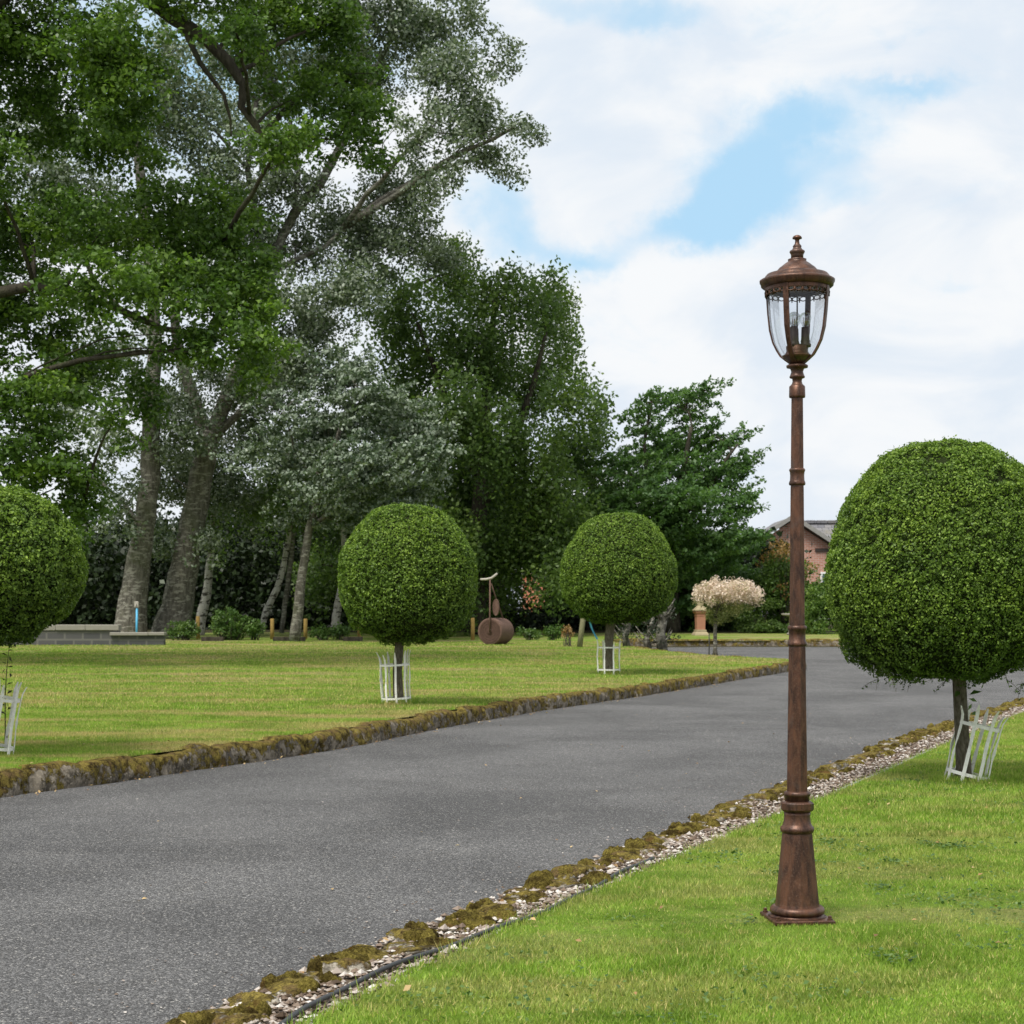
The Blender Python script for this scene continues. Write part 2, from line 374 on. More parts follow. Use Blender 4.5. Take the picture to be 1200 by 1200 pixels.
def mat_brick(name, a, b, mortar, sw=1.0, bw=.225, rh=.075, tex='Object'):
    m, t = newmat(name); P = t.n('ShaderNodeTexCoord').outputs[tex]
    s = t.n('ShaderNodeSeparateXYZ', {0: P}).outputs
    v = t.n('ShaderNodeCombineXYZ', {0: t.math('ADD', s[0], s[1]), 1: s[2], 2: 0.0}).outputs[0]
    b_ = t.n('ShaderNodeTexBrick', {'Vector': v, 'Color1': (*a, 1), 'Color2': (*b, 1), 'Mortar': (*mortar, 1), 'Scale': 1.0, 'Mortar Size': rh * .13, 'Brick Width': bw, 'Row Height': rh, 'Bias': 0.0})
    c = t.mix(t.math('MULTIPLY', t.noise(P, 2.5, 5, .65), .7), b_.outputs[0], tuple(x * .55 for x in a))
    c = t.mix(.45, b_.outputs[0], c)
    out(t, pbr(t, c, .9, .15, 0, bump(t, b_.outputs[1], -.6, .01))); return m
M_brick = mat_brick('red_brick', (.52, .25, .18), (.42, .18, .125), (.52, .47, .42))
M_brick2 = mat_brick('orange_brick', (.62, .20, .09), (.50, .15, .07), (.50, .38, .30))
M_block = mat_brick('grey_block', (.085, .085, .088), (.115, .112, .11), (.17, .165, .15), bw=.44, rh=.18)
def mat_slate():
    m, t = newmat('slate_roof'); P = t.n('ShaderNodeTexCoord').outputs['Object']
    s = t.n('ShaderNodeSeparateXYZ', {0: P}).outputs
    v = t.n('ShaderNodeCombineXYZ', {0: s[0], 1: t.math('MULTIPLY', s[2], 1.6), 2: 0.0}).outputs[0]
    b_ = t.n('ShaderNodeTexBrick', {'Vector': v, 'Color1': (.13, .13, .145, 1), 'Color2': (.19, .185, .19, 1), 'Mortar': (.06, .06, .065, 1), 'Scale': 1.0, 'Mortar Size': .012, 'Brick Width': .3, 'Row Height': .24})
    c = t.mix(t.math('MULTIPLY', t.ss(t.noise(P, 1.5, 5, .6), .45, .7), .6), b_.outputs[0], (.22, .20, .15))
    out(t, pbr(t, c, .7, .3, 0, bump(t, b_.outputs[1], -.6, .015))); return m
M_slate = mat_slate()

# ------------------------------------------------------------------ paths read off the ground
def smooth_path(pts, step=.08):
    P = np.array([[p[0], p[1]] for p in pts]); d = np.r_[0, np.cumsum(np.linalg.norm(np.diff(P, axis=0), axis=1))]
    s = np.arange(0, d[-1], step); Q = np.c_[np.interp(s, d, P[:, 0]), np.interp(s, d, P[:, 1])]
    k = max(1, int(.9 / step)); ker = np.hanning(2 * k + 1); ker /= ker.sum()
    pad = np.r_[np.repeat(Q[:1], k, 0) + (Q[:1] - Q[1:2]) * np.arange(k, 0, -1)[:, None], Q, np.repeat(Q[-1:], k, 0) + (Q[-1:] - Q[-2:-1]) * np.arange(1, k + 1)[:, None]]
    return np.c_[np.convolve(pad[:, 0], ker, 'valid'), np.convolve(pad[:, 1], ker, 'valid')]
Lp = [(-5.5, 3.0)] + [tuple(gp(x, y, -.05))[:2] for x, y in ((-200, 968), (0, 934), (133, 917), (400, 877), (530, 851), (640, 832), (800, 808), (925, 787), (950, 784))]
tip = tuple(gp(957, 781, 0))[:2]

far_isl = [(5.55, 33.3), (5.1, 33.9), (4.2, 35.3), (3.5, 37.5), (2.9, 41), (2.75, 44.2)]
left_path = smooth_path(Lp + far_isl)
Rr = [tuple(gp(x, y, -.05))[:2] for x, y in ((-120, 1420), (100, 1262), (215, 1199), (400, 1128), (550, 1068), (700, 1012), (825, 960), (948, 909), (1036, 875), (1110, 849), (1200, 821), (1300, 801))]
Rl = [tuple(gp(x, y, 0))[:2] for x, y in ((60, 1480), (250, 1262), (330, 1215), (400, 1180), (475, 1142), (650, 1065), (790, 1007), (900, 960), (975, 932), (1088, 882), (1175, 846), (1200, 836), (1300, 813))]
def ext(P, n=14.0):
    a = np.array(P[-1]); b = np.array(P[-2]); d = (a - b) / np.linalg.norm(a - b); return P + [tuple(a + d * n)]
rroad = smooth_path(ext(Rr)); rlawn = smooth_path(ext(Rl))
YB = 44.6      # front of the far kerb

def strip_lawn(name, ys, xl, xr, dz, nx, mat, label=None):
    """lawn sheet: for every Y a row of points from xl(Y) to xr(Y)"""
    V = []; Fc = []
    for Y in ys:
        a, b = xl(Y), xr(Y)
        for i in range(nx + 1):
            X = a + (b - a) * i / nx
            z = T(Y) + dz + .012 * mnoise.noise(Vector((X * .7, Y * .7, 3)))
            V.append((X, Y, z))
    for j in range(len(ys) - 1):
        for i in range(nx): k = j * (nx + 1) + i; Fc.append((k, k + 1, k + nx + 2, k + nx + 1))
    me = bpy.data.meshes.new(name); me.from_pydata(V, [], Fc); me.materials.append(mat)
    o = bpy.data.objects.new(name, me); COL.objects.link(o); o['kind'] = 'structure'; return o
def xint(path):
    o = np.argsort(path[:, 1]); return lambda Y: float(np.interp(Y, path[o, 1], path[o, 0]))
xLk = xint(left_path); xRl = xint(rlawn); xRr = xint(rroad)
def xleft(Y): return xLk(Y) - .13
ysl = list(np.arange(3.0, YB + .3, .3)) + [YB + .3]
strip_lawn('lawn', ysl, lambda Y: -70.0, xleft, .10, 90, M_lawn)
strip_lawn('far_lawn', list(np.arange(YB + .12, 53, .6)) + [53.0], lambda Y: -70.0 if Y > YB + .31 else xleft(min(Y, 44)), lambda Y: 60.0, .10, 90, M_lawn)
strip_lawn('near_lawn', list(np.arange(2.5, 38.0, .25)), lambda Y: xRl(Y), lambda Y: 60.0, 0, 80, M_lawn2)
strip_lawn('road', list(np.arange(-6, 56, 2.0)), lambda Y: -12.0, lambda Y: 62.0, -.05, 30, M_road)
# ground to the horizon
mb = MB(); gy = [-60, 0, 25, 40, 52.9, 60, 85, 200, 900, 3500]
for j, Y in enumerate(gy):
    for i in range(5): mb.v.append(((-3000, -60, 0, 60, 3000)[i], Y, T(Y) - (.12 if Y < 52 else 0) + (.10 if Y >= 52 else 0)))
for j in range(len(gy) - 1):
    for i in range(4): k = j * 5 + i; mb.f.append((k, k + 1, k + 6, k + 5)); mb.sm.append(False)
tag(mb.build('ground', M_earth), kind='structure')

def kerb(name, path, width=.20, h0=-.06, h1=.145, side=-1, mat=M_kerb, seed=0, rough=.022, dz=0.0, step=.05):
    """rough stone kerb swept along a path; side=-1: the kerb body lies to the left of the path"""
    d = np.r_[0, np.cumsum(np.linalg.norm(np.diff(path, axis=0), axis=1))]
    s = np.arange(0, d[-1], step); X = np.interp(s, d, path[:, 0]); Y = np.interp(s, d, path[:, 1])
    tx = np.gradient(X); ty = np.gradient(Y); L = np.hypot(tx, ty); nx = ty / L * -side * -1; ny = -tx / L * -side * -1
    # side normal pointing into the lawn
    nx, ny = (-ty / L, tx / L) if side < 0 else (ty / L, -tx / L)
    prof = [(0, h0), (-.005, h0 + .05), (0, (h0 + h1) / 2), (.004, h1 - .045), (.018, h1 - .014), (.05, h1), (width * .45, h1 + .004), (width * .75, h1 - .002), (width - .03, h1 - .012), (width, h1 - .02)]
    random.seed(seed); joints = [0]
    while joints[-1] < s[-1]: joints.append(joints[-1] + random.uniform(.22, .55))
    joints = np.array(joints); hts = np.random.default_rng(seed).uniform(-.02, .018, len(joints)); ins = np.random.default_rng(seed + 1).uniform(-.012, .018, len(joints))
    V = []; m = len(prof)
    for k in range(len(s)):
        ji = np.searchsorted(joints, s[k]) - 1; ji = max(ji, 0); dj = min(abs(s[k] - joints[ji]), abs(joints[min(ji + 1, len(joints) - 1)] - s[k]))
        pinch = .020 * math.exp(-(dj / .022) ** 2)
        for (a, z) in prof:
            p = Vector((X[k], Y[k], z)); n1 = mnoise.noise(Vector((X[k] * 4, Y[k] * 4, z * 6 + seed))); n2 = mnoise.noise(Vector((X[k] * 13, Y[k] * 13, z * 16 + seed)))
            e = rough * (n1 + .55 * n2)
            if a < width - .02: aa = a + (ins[ji] if a < .06 else 0) + pinch * (1 if a < .06 else 0) + e * (1.0 if a < .06 else .3)
            else: aa = a
            zz = z + (hts[ji] + e * .8 - pinch) * (1 if z > 0 else .2)
            V.append((X[k] + nx[k] * aa, Y[k] + ny[k] * aa, T(Y[k]) + zz + dz))
    Fc = []
    for k in range(len(s) - 1):
        for i in range(m - 1): a = k * m + i; Fc.append((a, a + m, a + m + 1, a + 1))
    Fc += [tuple(range(m)), tuple((len(s) - 1) * m + i for i in reversed(range(m)))]
    me = bpy.data.meshes.new(name); me.from_pydata(V, [], Fc); me.materials.append(mat); me.polygons.foreach_set('use_smooth', [True] * len(Fc))
    o = bpy.data.objects.new(name, me); COL.objects.link(o); o['kind'] = 'structure'; return o
kerb('kerb', left_path[left_path[:, 1] > 5], seed=3, step=.035, rough=.028, h1=.106)
kerb('far_kerb', np.c_[np.arange(2.6, 45, .1), YB + .15 * np.sin(np.arange(2.6, 45, .1) * .3)], seed=8, step=.1, width=.3, h1=.15)
# thin concrete haunch line behind the moss
hp = left_path[left_path[:, 1] > 5]

# ------------------------------------------------------------------ foliage makers
UP = np.array([0, 0, 1.0]); DENS = 6.0; PER = 1.35
def unit(a): return a / np.maximum(np.linalg.norm(a, axis=1, keepdims=True), 1e-6)
def leaf_quads(P, Nn, size, aspect=.55):
    n = len(P); r = unit(rng.normal(size=(n, 3))); t = unit(np.cross(Nn, r)); b = np.cross(Nn, t)
    L = size[:, None] * .5; Wd = L * aspect
    fold = Nn * (L * .25)
    return np.stack([P - t * L, P + b * Wd + fold, P + t * L, P - b * Wd + fold], 1)
def crown_mesh(name, clumps, cr, per, leaf, mat, parent, flat=.55, upbias=.6, aspect=.6, droop=0.0, spray=None):
    """clumps (n,3) centres, cr (n,) radii"""
    n = len(clumps); k = rng.poisson(per * PER * (cr / cr.mean()) ** 2) + 3; idx = np.repeat(np.arange(n), k); N = len(idx)
    g = rng.normal(size=(N, 3)); g = unit(g) * (rng.random((N, 1)) ** .5)
    d = g * cr[idx][:, None] * np.array([1, 1, flat])
    if spray is not None:
        sd = unit(rng.normal(size=(n, 3)) * .35 + np.array(spray))[idx]; along = rng.uniform(-1, 1, (N, 1)) * cr[idx][:, None]
        d = sd * along * 1.3 + g * cr[idx][:, None] * .28
    if droop: d[:, 2] -= np.abs(rng.normal(size=N)) * droop * cr[idx]
    P = clumps[idx] + d
    Nn = unit(rng.normal(size=(N, 3)) * .75 + UP * upbias + g * .35)
    tone = rng.random(n)
    rnd = np.clip(rng.random(N) * .6 + tone[idx] * .4, 0, 1)
    size = leaf * rng.uniform(.65, 1.35, N)
    return np_mesh(name, leaf_quads(P, Nn, size, aspect), 4, mat, parent, rnd)
def blob_clumps(blobs, Y0, depth, cr_m, dens, shell=.5, dscale=1.0):
    """blobs: (px,py,rx,ry[,dens][,dY]) in photo pixels at distance Y0 -> clump centres in metres and their blob index"""
    C = []; Bi = []
    for i, b in enumerate(blobs):
        px, py, rx, ry = b[:4]; dn = b[4] if len(b) > 4 else 1.0; dy = b[5] if len(b) > 5 else rng.uniform(-.5, .5) * depth
        Y = Y0 + dy; c = np.array(at(px, py, Y)); r = np.array([rx, (rx + ry) / 2 * dscale, ry]) * Y / F
        n = max(4, int(DENS * dens * dn * (r[0] * r[2]) / (cr_m ** 2)))
        g = unit(rng.normal(size=(n, 3))) * (rng.random((n, 1)) ** shell)
        C.append(c + g * r); Bi += [i] * n
    return np.concatenate(C), np.array(Bi)
def curve(a, b, sag=.15, n=6, wob=.06):
    a = Vector(a); b = Vector(b); L = (b - a).length; pts = []
    o = Vector((random.uniform(-1, 1), random.uniform(-1, 1), random.uniform(-.3, 1))) * L * wob
    for i in range(n + 1):
        t = i / n; p = a.lerp(b, t); p.z += math.sin(t * math.pi) * L * sag * .5; p += o * math.sin(t * math.pi) + Vector((random.uniform(-1, 1), random.uniform(-1, 1), random.uniform(-1, 1))) * L * .012
        pts.append(p)
    return pts
def px_tube(mb, pts, Y, n=10, jit=.05):
    """pts (px,py,width_px[,dY])"""
    V = []; r = []
    dense = []
    for a, b in zip(pts[:-1], pts[1:]):
        for t in (0, .25, .5, .75): dense.append([a[i] + (b[i] - a[i]) * t for i in range(3)])
    dense.append(pts[-1][:3])
    for i, p in enumerate(dense):
        q = at(p[0] + random.uniform(-1, 1) * p[2] * .05, p[1], Y); V.append(q); r.append(p[2] * Y / F / 2)
    mb.tube(V, r, n, jit); return V
def make_tree(name, label, cat, base, blobs, trunks, Y0, depth, cr_m, dens, per, leaf, lmat, bmat, limbs=True, group=None, flat=.55, upbias=.6, shell=.5,
              droop=0.0, spray=None, aspect=.6, twig=.35, limb_r=.10, dscale=1.0, crown2=None):
    b = Vector(base); root = thing(name, b, label, cat, group)
    mb = MB(); tops = []
    for tr in trunks: tops += px_tube(mb, tr, Y0)
    C, Bi = blob_clumps(blobs, Y0, depth, cr_m, dens, shell, dscale)
    if limbs:
        tz = [p for p in tops]
        for i in range(len(blobs)):
            sub = C[Bi == i]; c = Vector(sub.mean(0))
            cand = [p for p in tz if p.z < c.z - .1] or tz[-3:]
            a = min(cand, key=lambda p: (p - c).length + .35 * abs((c.z - p.z) - .7 * math.hypot(c.x - p.x, c.y - p.y)))
            L = (c - a).length
            if (c.z - a.z) < .35 * L or L > 6.5: continue
            r0 = max(.03, min(limb_r, L * .02))
            pts = curve(a, c, .12, 7); mb.tube(pts, list(np.linspace(r0, r0 * .45, 8)), 6, .08); tz.append(c)
            for q in sub:
                if random.random() < twig:
                    st = pts[random.randint(3, 7)]; qq = Vector(q); LL = (qq - st).length
                    mb.tube(curve(st, qq, .08, 4, .08), list(np.linspace(max(.012, r0 * .3), .006, 5)), 4)
    world_child(mb.build('trunk', bmat), root)
    cr = cr_m * rng.uniform(.6, 1.4, len(C)); C = C[np.argsort(rng.random(len(C)))]
    world_child(crown_mesh('crown', C, cr, per, leaf, lmat, None, flat, upbias, aspect, droop, spray), root)
    return root
def gbase(px, Y, dz=.09): return Vector(((px - CX) * Y / F, Y, T(Y) + dz))
def py_ground(Y, dz=.1): return HY + (CAMZ - T(Y) - dz) * F / Y

# ---- background trees
Yg = py_ground(47)
make_tree('oak_tree', 'big dark green oak with spreading limbs, nearest of the background trees', 'tree', gbase(-150, 30),
    [(20, 30, 120, 60), (130, 50, 80, 55), (60, 120, 120, 60), (150, 110, 48, 65), (-20, 190, 40, 40), (130, 175, 60, 35), (20, 265, 110, 55), (120, 270, 100, 45),
     (215, 245, 80, 50), (255, 290, 70, 55), (290, 340, 50, 45), (160, 340, 110, 55), (265, 355, 62, 50), (305, 395, 38, 45), (285, 430, 30, 30, .7), (230, 405, 55, 30), (20, 370, 90, 70), (90, 430, 60, 50), (30, 470, 80, 60, .9),
     (165, 465, 28, 40, .8), (50, 545, 80, 50), (100, 590, 32, 40), (0, 620, 70, 60), (70, 640, 40, 40), (130, 500, 35, 30, .8),
     (230, -20, 80, 40), (335, 20, 70, 45), (395, 20, 42, 40), (410, 95, 48, 42), (345, 110, 45, 35), (330, 165, 48, 28), (390, 160, 50, 32), (440, 190, 26, 14), (300, 60, 35, 30, .7), (270, 40, 40, 30, .6), (420, 130, 35, 30),
     (-120, 100, 140, 120), (-140, 330, 140, 140), (-130, 540, 120, 100), (60, -120, 200, 90), (300, -110, 150, 70)],
    [[(-150, py_ground(30), 90), (-145, 500, 70), (-110, 250, 50), (-70, 60, 34), (0, -80, 22)],
     [(-70, 60, 26), (60, -60, 22), (150, -20, 19), (205, 22, 17), (240, 45, 15), (270, 75, 13), (285, 100, 11), (283, 125, 9), (300, 150, 6), (315, 180, 4)],
     [(-130, 420, 24), (-40, 350, 15), (40, 335, 12), (110, 350, 10), (190, 385, 7), (260, 395, 4)],
     [(215, 32, 8), (235, 75, 6), (262, 110, 5), (270, 140, 3), (271, 160, 2)], [(283, 125, 8), (300, 145, 7), (312, 165, 5), (325, 195, 3)]],
    30, 4.0, .34, 1.25, 46, .10, M_oak, M_barkd, flat=.5, upbias=.75, shell=.45, twig=.10, limb_r=.07)

pop_top = [(280, 260, 60, 60, .7), (300, 350, 55, 60, .7), (365, 380, 60, 50, .8), (420, 300, 60, 50, .8), (350, 430, 60, 40, .7), (200, 120, 60, 60, .6), (500, 30, 80, 60, .8), (430, 20, 70, 50, .8), (420, 90, 70, 50, .8), (530, 90, 50, 50, .8), (590, 60, 20, 50, .5), (560, 140, 50, 26, .8), (600, 152, 36, 11, .7), (625, 158, 14, 5, .7), (575, 185, 42, 15, .8), (595, 200, 22, 9, .6), (500, 160, 60, 40, .7), (470, 225, 55, 35, .65),
    (510, 215, 40, 22, .6), (410, 255, 60, 40, .6), (470, 280, 60, 35, .8), (520, 300, 40, 22, .8), (300, 120, 75, 60, .55), (350, 70, 60, 60, .6), (330, 210, 70, 50, .6), (260, 180, 70, 60, .5), (350, 290, 60, 40, .6), (400, 340, 60, 40, .7), (250, 60, 70, 50, .5),
    (450, -70, 110, 60), (330, -60, 120, 60, .6), (550, -60, 50, 50, .6)]
make_tree('poplar_tree', 'tall grey-leaved poplar forking into pale limbs, thick trunk standing right of its leaning neighbour', 'tree', gbase(205, 47), pop_top +
    [(240, 555, 50, 38, .8), (215, 500, 45, 40, .8), (300, 450, 50, 40, .8), (250, 440, 50, 40, .6), (200, 560, 35, 35, .7), (275, 590, 35, 40, .6), (285, 510, 38, 35, .9), (335, 440, 40, 30, .8), (240, 640, 26, 35, .35), (190, 630, 26, 30, .3)],
    [[(200, Yg + 3, 50), (206, 712, 37), (217, 660, 32), (229, 600, 29), (239, 540, 27), (246, 505, 25)],
     [(242, 512, 17), (228, 470, 15), (214, 430, 13), (206, 390, 11), (205, 350, 12), (198, 300, 10), (215, 240, 8)],
     [(250, 512, 20), (262, 475, 18), (275, 440, 16), (292, 400, 14), (310, 350, 13), (325, 290, 12), (345, 250, 11), (375, 215, 11), (400, 170, 9), (430, 110, 7), (460, 40, 5)],
     [(318, 320, 8), (345, 305, 6), (380, 290, 5), (400, 270, 3)], [(252, 510, 12), (275, 490, 9), (300, 465, 6)], [(310, 350, 9), (305, 280, 8), (290, 200, 7), (300, 120, 5)],
     [(345, 250, 7), (350, 200, 6), (340, 140, 4)]],
    47, 6, .40, 1.3, 48, .11, M_pop, M_bark, flat=.8, upbias=.15, shell=.55, twig=.2, limb_r=.10, dscale=.9)
make_tree('poplar_tree', 'grey-trunked poplar leaning over the low block wall, slimmer than its forked neighbour', 'tree', gbase(152, 46),
    [(150, 420, 60, 45, .5), (100, 440, 50, 40, .45), (190, 330, 50, 60, .5), (110, 250, 90, 70, .5), (60, 160, 80, 70, .5), (180, 150, 70, 60, .5), (150, 60, 80, 60, .5), (190, 545, 45, 55, .6), (120, 500, 45, 45, .5), (140, 600, 35, 50, .4), (100, 560, 40, 40, .4), (200, 470, 40, 40, .6), (60, 470, 50, 50, .4), (30, 200, 60, 60, .5)],
    [[(151, py_ground(46) + 3, 42), (158, 690, 31), (168, 620, 25), (176, 560, 23), (177, 500, 21), (179, 440, 18), (182, 400, 16), (178, 340, 14), (170, 260, 14), (160, 160, 10), (155, 60, 6)],
     [(172, 480, 9), (160, 440, 7), (140, 400, 5)], [(183, 400, 9), (160, 380, 7), (140, 360, 5), (110, 330, 4)]],
    46, 5, .40, 1.2, 46, .11, M_pop, M_bark, flat=.8, upbias=.15, shell=.55, twig=.15, limb_r=.08)
make_tree('whitebeam_tree', 'low silvery leaved tree spreading in front of the dark trees beside the forked poplar', 'tree', gbase(350, 44),
    [(430, 470, 62, 40), (470, 505, 55, 35), (380, 510, 65, 40), (440, 545, 75, 38), (350, 545, 50, 35, .8), (410, 575, 70, 30), (330, 490, 35, 35, .6), (500, 540, 28, 25), (480, 580, 40, 25), (400, 435, 40, 30), (300, 530, 30, 30, .5), (370, 600, 50, 25, .8), (440, 610, 50, 22, .8)],
    [[(345, py_ground(44) - 1, 14), (352, 690, 11), (362, 620, 9), (380, 560, 7), (400, 500, 5)], [(362, 620, 6), (400, 590, 5), (440, 560, 3)]],
    44, 3.0, .36, 1.25, 50, .11, M_silver, M_bark, flat=.5, upbias=.35, shell=.5, twig=.4, limb_r=.06, spray=(1.0, 0, .25))
make_tree('alder_tree', 'dark olive-green tree with drooping sprays, tallest of the middle trees behind the lawn roller', 'tree', gbase(560, 51),
    [(470, 350, 55, 42, .9), (525, 320, 50, 35, .9), (590, 345, 48, 35, .9), (632, 345, 26, 22, .9), (645, 385, 32, 32, .8), (560, 400, 70, 45), (490, 420, 55, 45), (620, 440, 58, 40), (665, 455, 35, 22), (690, 480, 18, 16, .8), (540, 480, 70, 50), (470, 480, 50, 50), (610, 520, 70, 45, .9), (670, 520, 40, 35, .9),
     (560, 570, 80, 50), (480, 580, 60, 55), (640, 580, 55, 45), (590, 630, 75, 38), (510, 640, 60, 45), (650, 625, 50, 35, .9), (540, 600, 60, 50), (600, 680, 25, 18), (530, 700, 40, 30, .8), (560, 545, 60, 50), (655, 350, 22, 26, .8), (684, 440, 20, 10, .8), (700, 468, 12, 12, .7), (652, 322, 12, 10, .6), (660, 410, 26, 20, .8), (540, 290, 24, 18, .8), (430, 620, 50, 40, .9), (560, 680, 30, 35, .8), (660, 670, 30, 35, .8), (420, 560, 50, 45), (440, 660, 45, 35, .8), (380, 660, 40, 35, .7)],
    [[(556, py_ground(51), 26), (560, 640, 20), (565, 540, 16), (572, 440, 11), (580, 350, 6)], [(562, 600, 14), (600, 520, 10), (625, 450, 7), (640, 390, 4)], [(560, 560, 12), (520, 460, 8), (490, 380, 4)]],
    51, 6.5, .45, 1.25, 55, .13, M_birch, M_barkd, flat=1.1, upbias=.2, shell=.5, droop=.9, twig=.3, limb_r=.10)
make_tree('hornbeam_tree', 'bright mid-green tree with wind-blown upswept sprays, between the dark alder and the brick gable', 'tree', gbase(790, 53),
    [(745, 500, 26, 26, .7), (762, 470, 22, 22, .6), (800, 480, 45, 25, .7), (825, 462, 22, 14, .6), (790, 530, 60, 35, .9), (845, 510, 30, 25, .7), (870, 545, 22, 20, .7), (840, 560, 45, 32), (755, 560, 55, 38), (800, 590, 65, 38), (865, 595, 32, 20, .9), (850, 630, 38, 25), (880, 640, 18, 14), (760, 620, 60, 40), (820, 650, 60, 35), (720, 600, 35, 40, .8), (740, 660, 50, 35), (800, 690, 60, 30), (850, 680, 40, 30), (725, 540, 25, 25, .6), (830, 705, 35, 22)],
    [[(788, py_ground(53), 20), (788, 690, 16), (792, 620, 12), (800, 560, 8), (810, 500, 4)], [(790, 640, 9), (820, 590, 6), (850, 540, 4), (865, 520, 2)], [(789, 650, 8), (760, 590, 6), (755, 520, 4), (765, 465, 2)]],
    53, 3.6, .38, 1.25, 44, .13, M_horn, M_barkd, flat=.5, upbias=.6, shell=.5, twig=.6, limb_r=.08, spray=(1.0, 0, .42))
make_tree('ash_tree', 'pale yellow-green tree filling the gap behind the third clipped tree', 'tree', gbase(690, 56),
    [(690, 560, 34, 35, .7), (700, 610, 40, 35, .9), (660, 620, 30, 30, .8), (720, 640, 40, 30, .9), (680, 660, 35, 28, .9), (700, 520, 22, 22, .6), (640, 650, 25, 25, .8)],
    [[(694, py_ground(56), 16), (692, 660, 12), (694, 560, 7)]],
    56, 4, .42, 1.1, 44, .14, M_light, M_barkd, flat=.7, upbias=.5, shell=.5, limb_r=.06)
# slender birches at the wood's edge
for k, (pts, lab) in enumerate(((((232, 748, 13), (238, 715, 12), (243, 690, 10), (247, 650, 8), (250, 600, 6), (262, 560, 4)), 'short pale birch trunk beside the first yellow post of the row'),
        (((305, 742, 8), (312, 715, 8), (325, 690, 8), (333, 660, 7), (339, 630, 7), (343, 590, 6), (350, 540, 4)), 'leaning birch with a crooked silvery trunk in the dark wood edge'),
        (((330, 742, 6), (335, 700, 6), (342, 650, 6), (345, 600, 5), (340, 560, 3)), 'straight grey birch just behind the crooked leaning birch'),
        (((350, 742, 6), (353, 700, 6), (354, 650, 5), (356, 600, 4), (360, 550, 3)), 'thin brown-stemmed birch between two yellow posts'),
        (((391, 748, 11), (395, 715, 10), (400, 690, 9), (404, 650, 8), (402, 600, 6), (395, 550, 4)), 'white-barked birch next to the second clipped tree'))):
    Yb = 50; x0 = pts[0][0]; xe, ye = pts[-1][0], pts[-1][1]
    make_tree('birch_tree', lab, 'tree', gbase(x0, Yb), [(xe, ye - 10, 38, 30, .8), (xe + 25, ye + 30, 30, 30, .6), (xe - 30, ye + 20, 30, 30, .6), (xe, ye + 60, 28, 25, .35)], [list(pts)], Yb, 3, .4, .9, 34, .12, M_birch, M_barkb if k in (0, 1, 4) else M_bark, group='slim birches at the edge of the wood', droop=.8, flat=1.0, limb_r=.03)

# dark wood behind: one mass of foliage with a gap through which a brick house shows
def wood_mass():
    N = 9000; C = []
    while len(C) < N:
        X = rng.uniform(-42, 9); Y = rng.uniform(56, 70); Z = T(Y) + rng.random() ** 1.2 * (11 if X < 3 else 5)
        px = CX + X * F / Y; py = HY - (Z - CAMZ) * F / Y
        if 588 < px < 646 and 660 < py < 726: continue
        if py < 575 + 50 * rng.random() + (25 if px < 250 else 0): continue
        if px > 735: 
            if py < 640: continue
        C.append((X, Y, Z))
    C = np.array(C); o = crown_mesh('woodland', C, rng.uniform(.5, 1.0, N), 26, .20, M_wood, None, .9, .2, .7); tag(o, 'wood closing the view behind the tree trunks, shade put into its dark leaf colour', 'woodland', kind='stuff')
wood_mass()

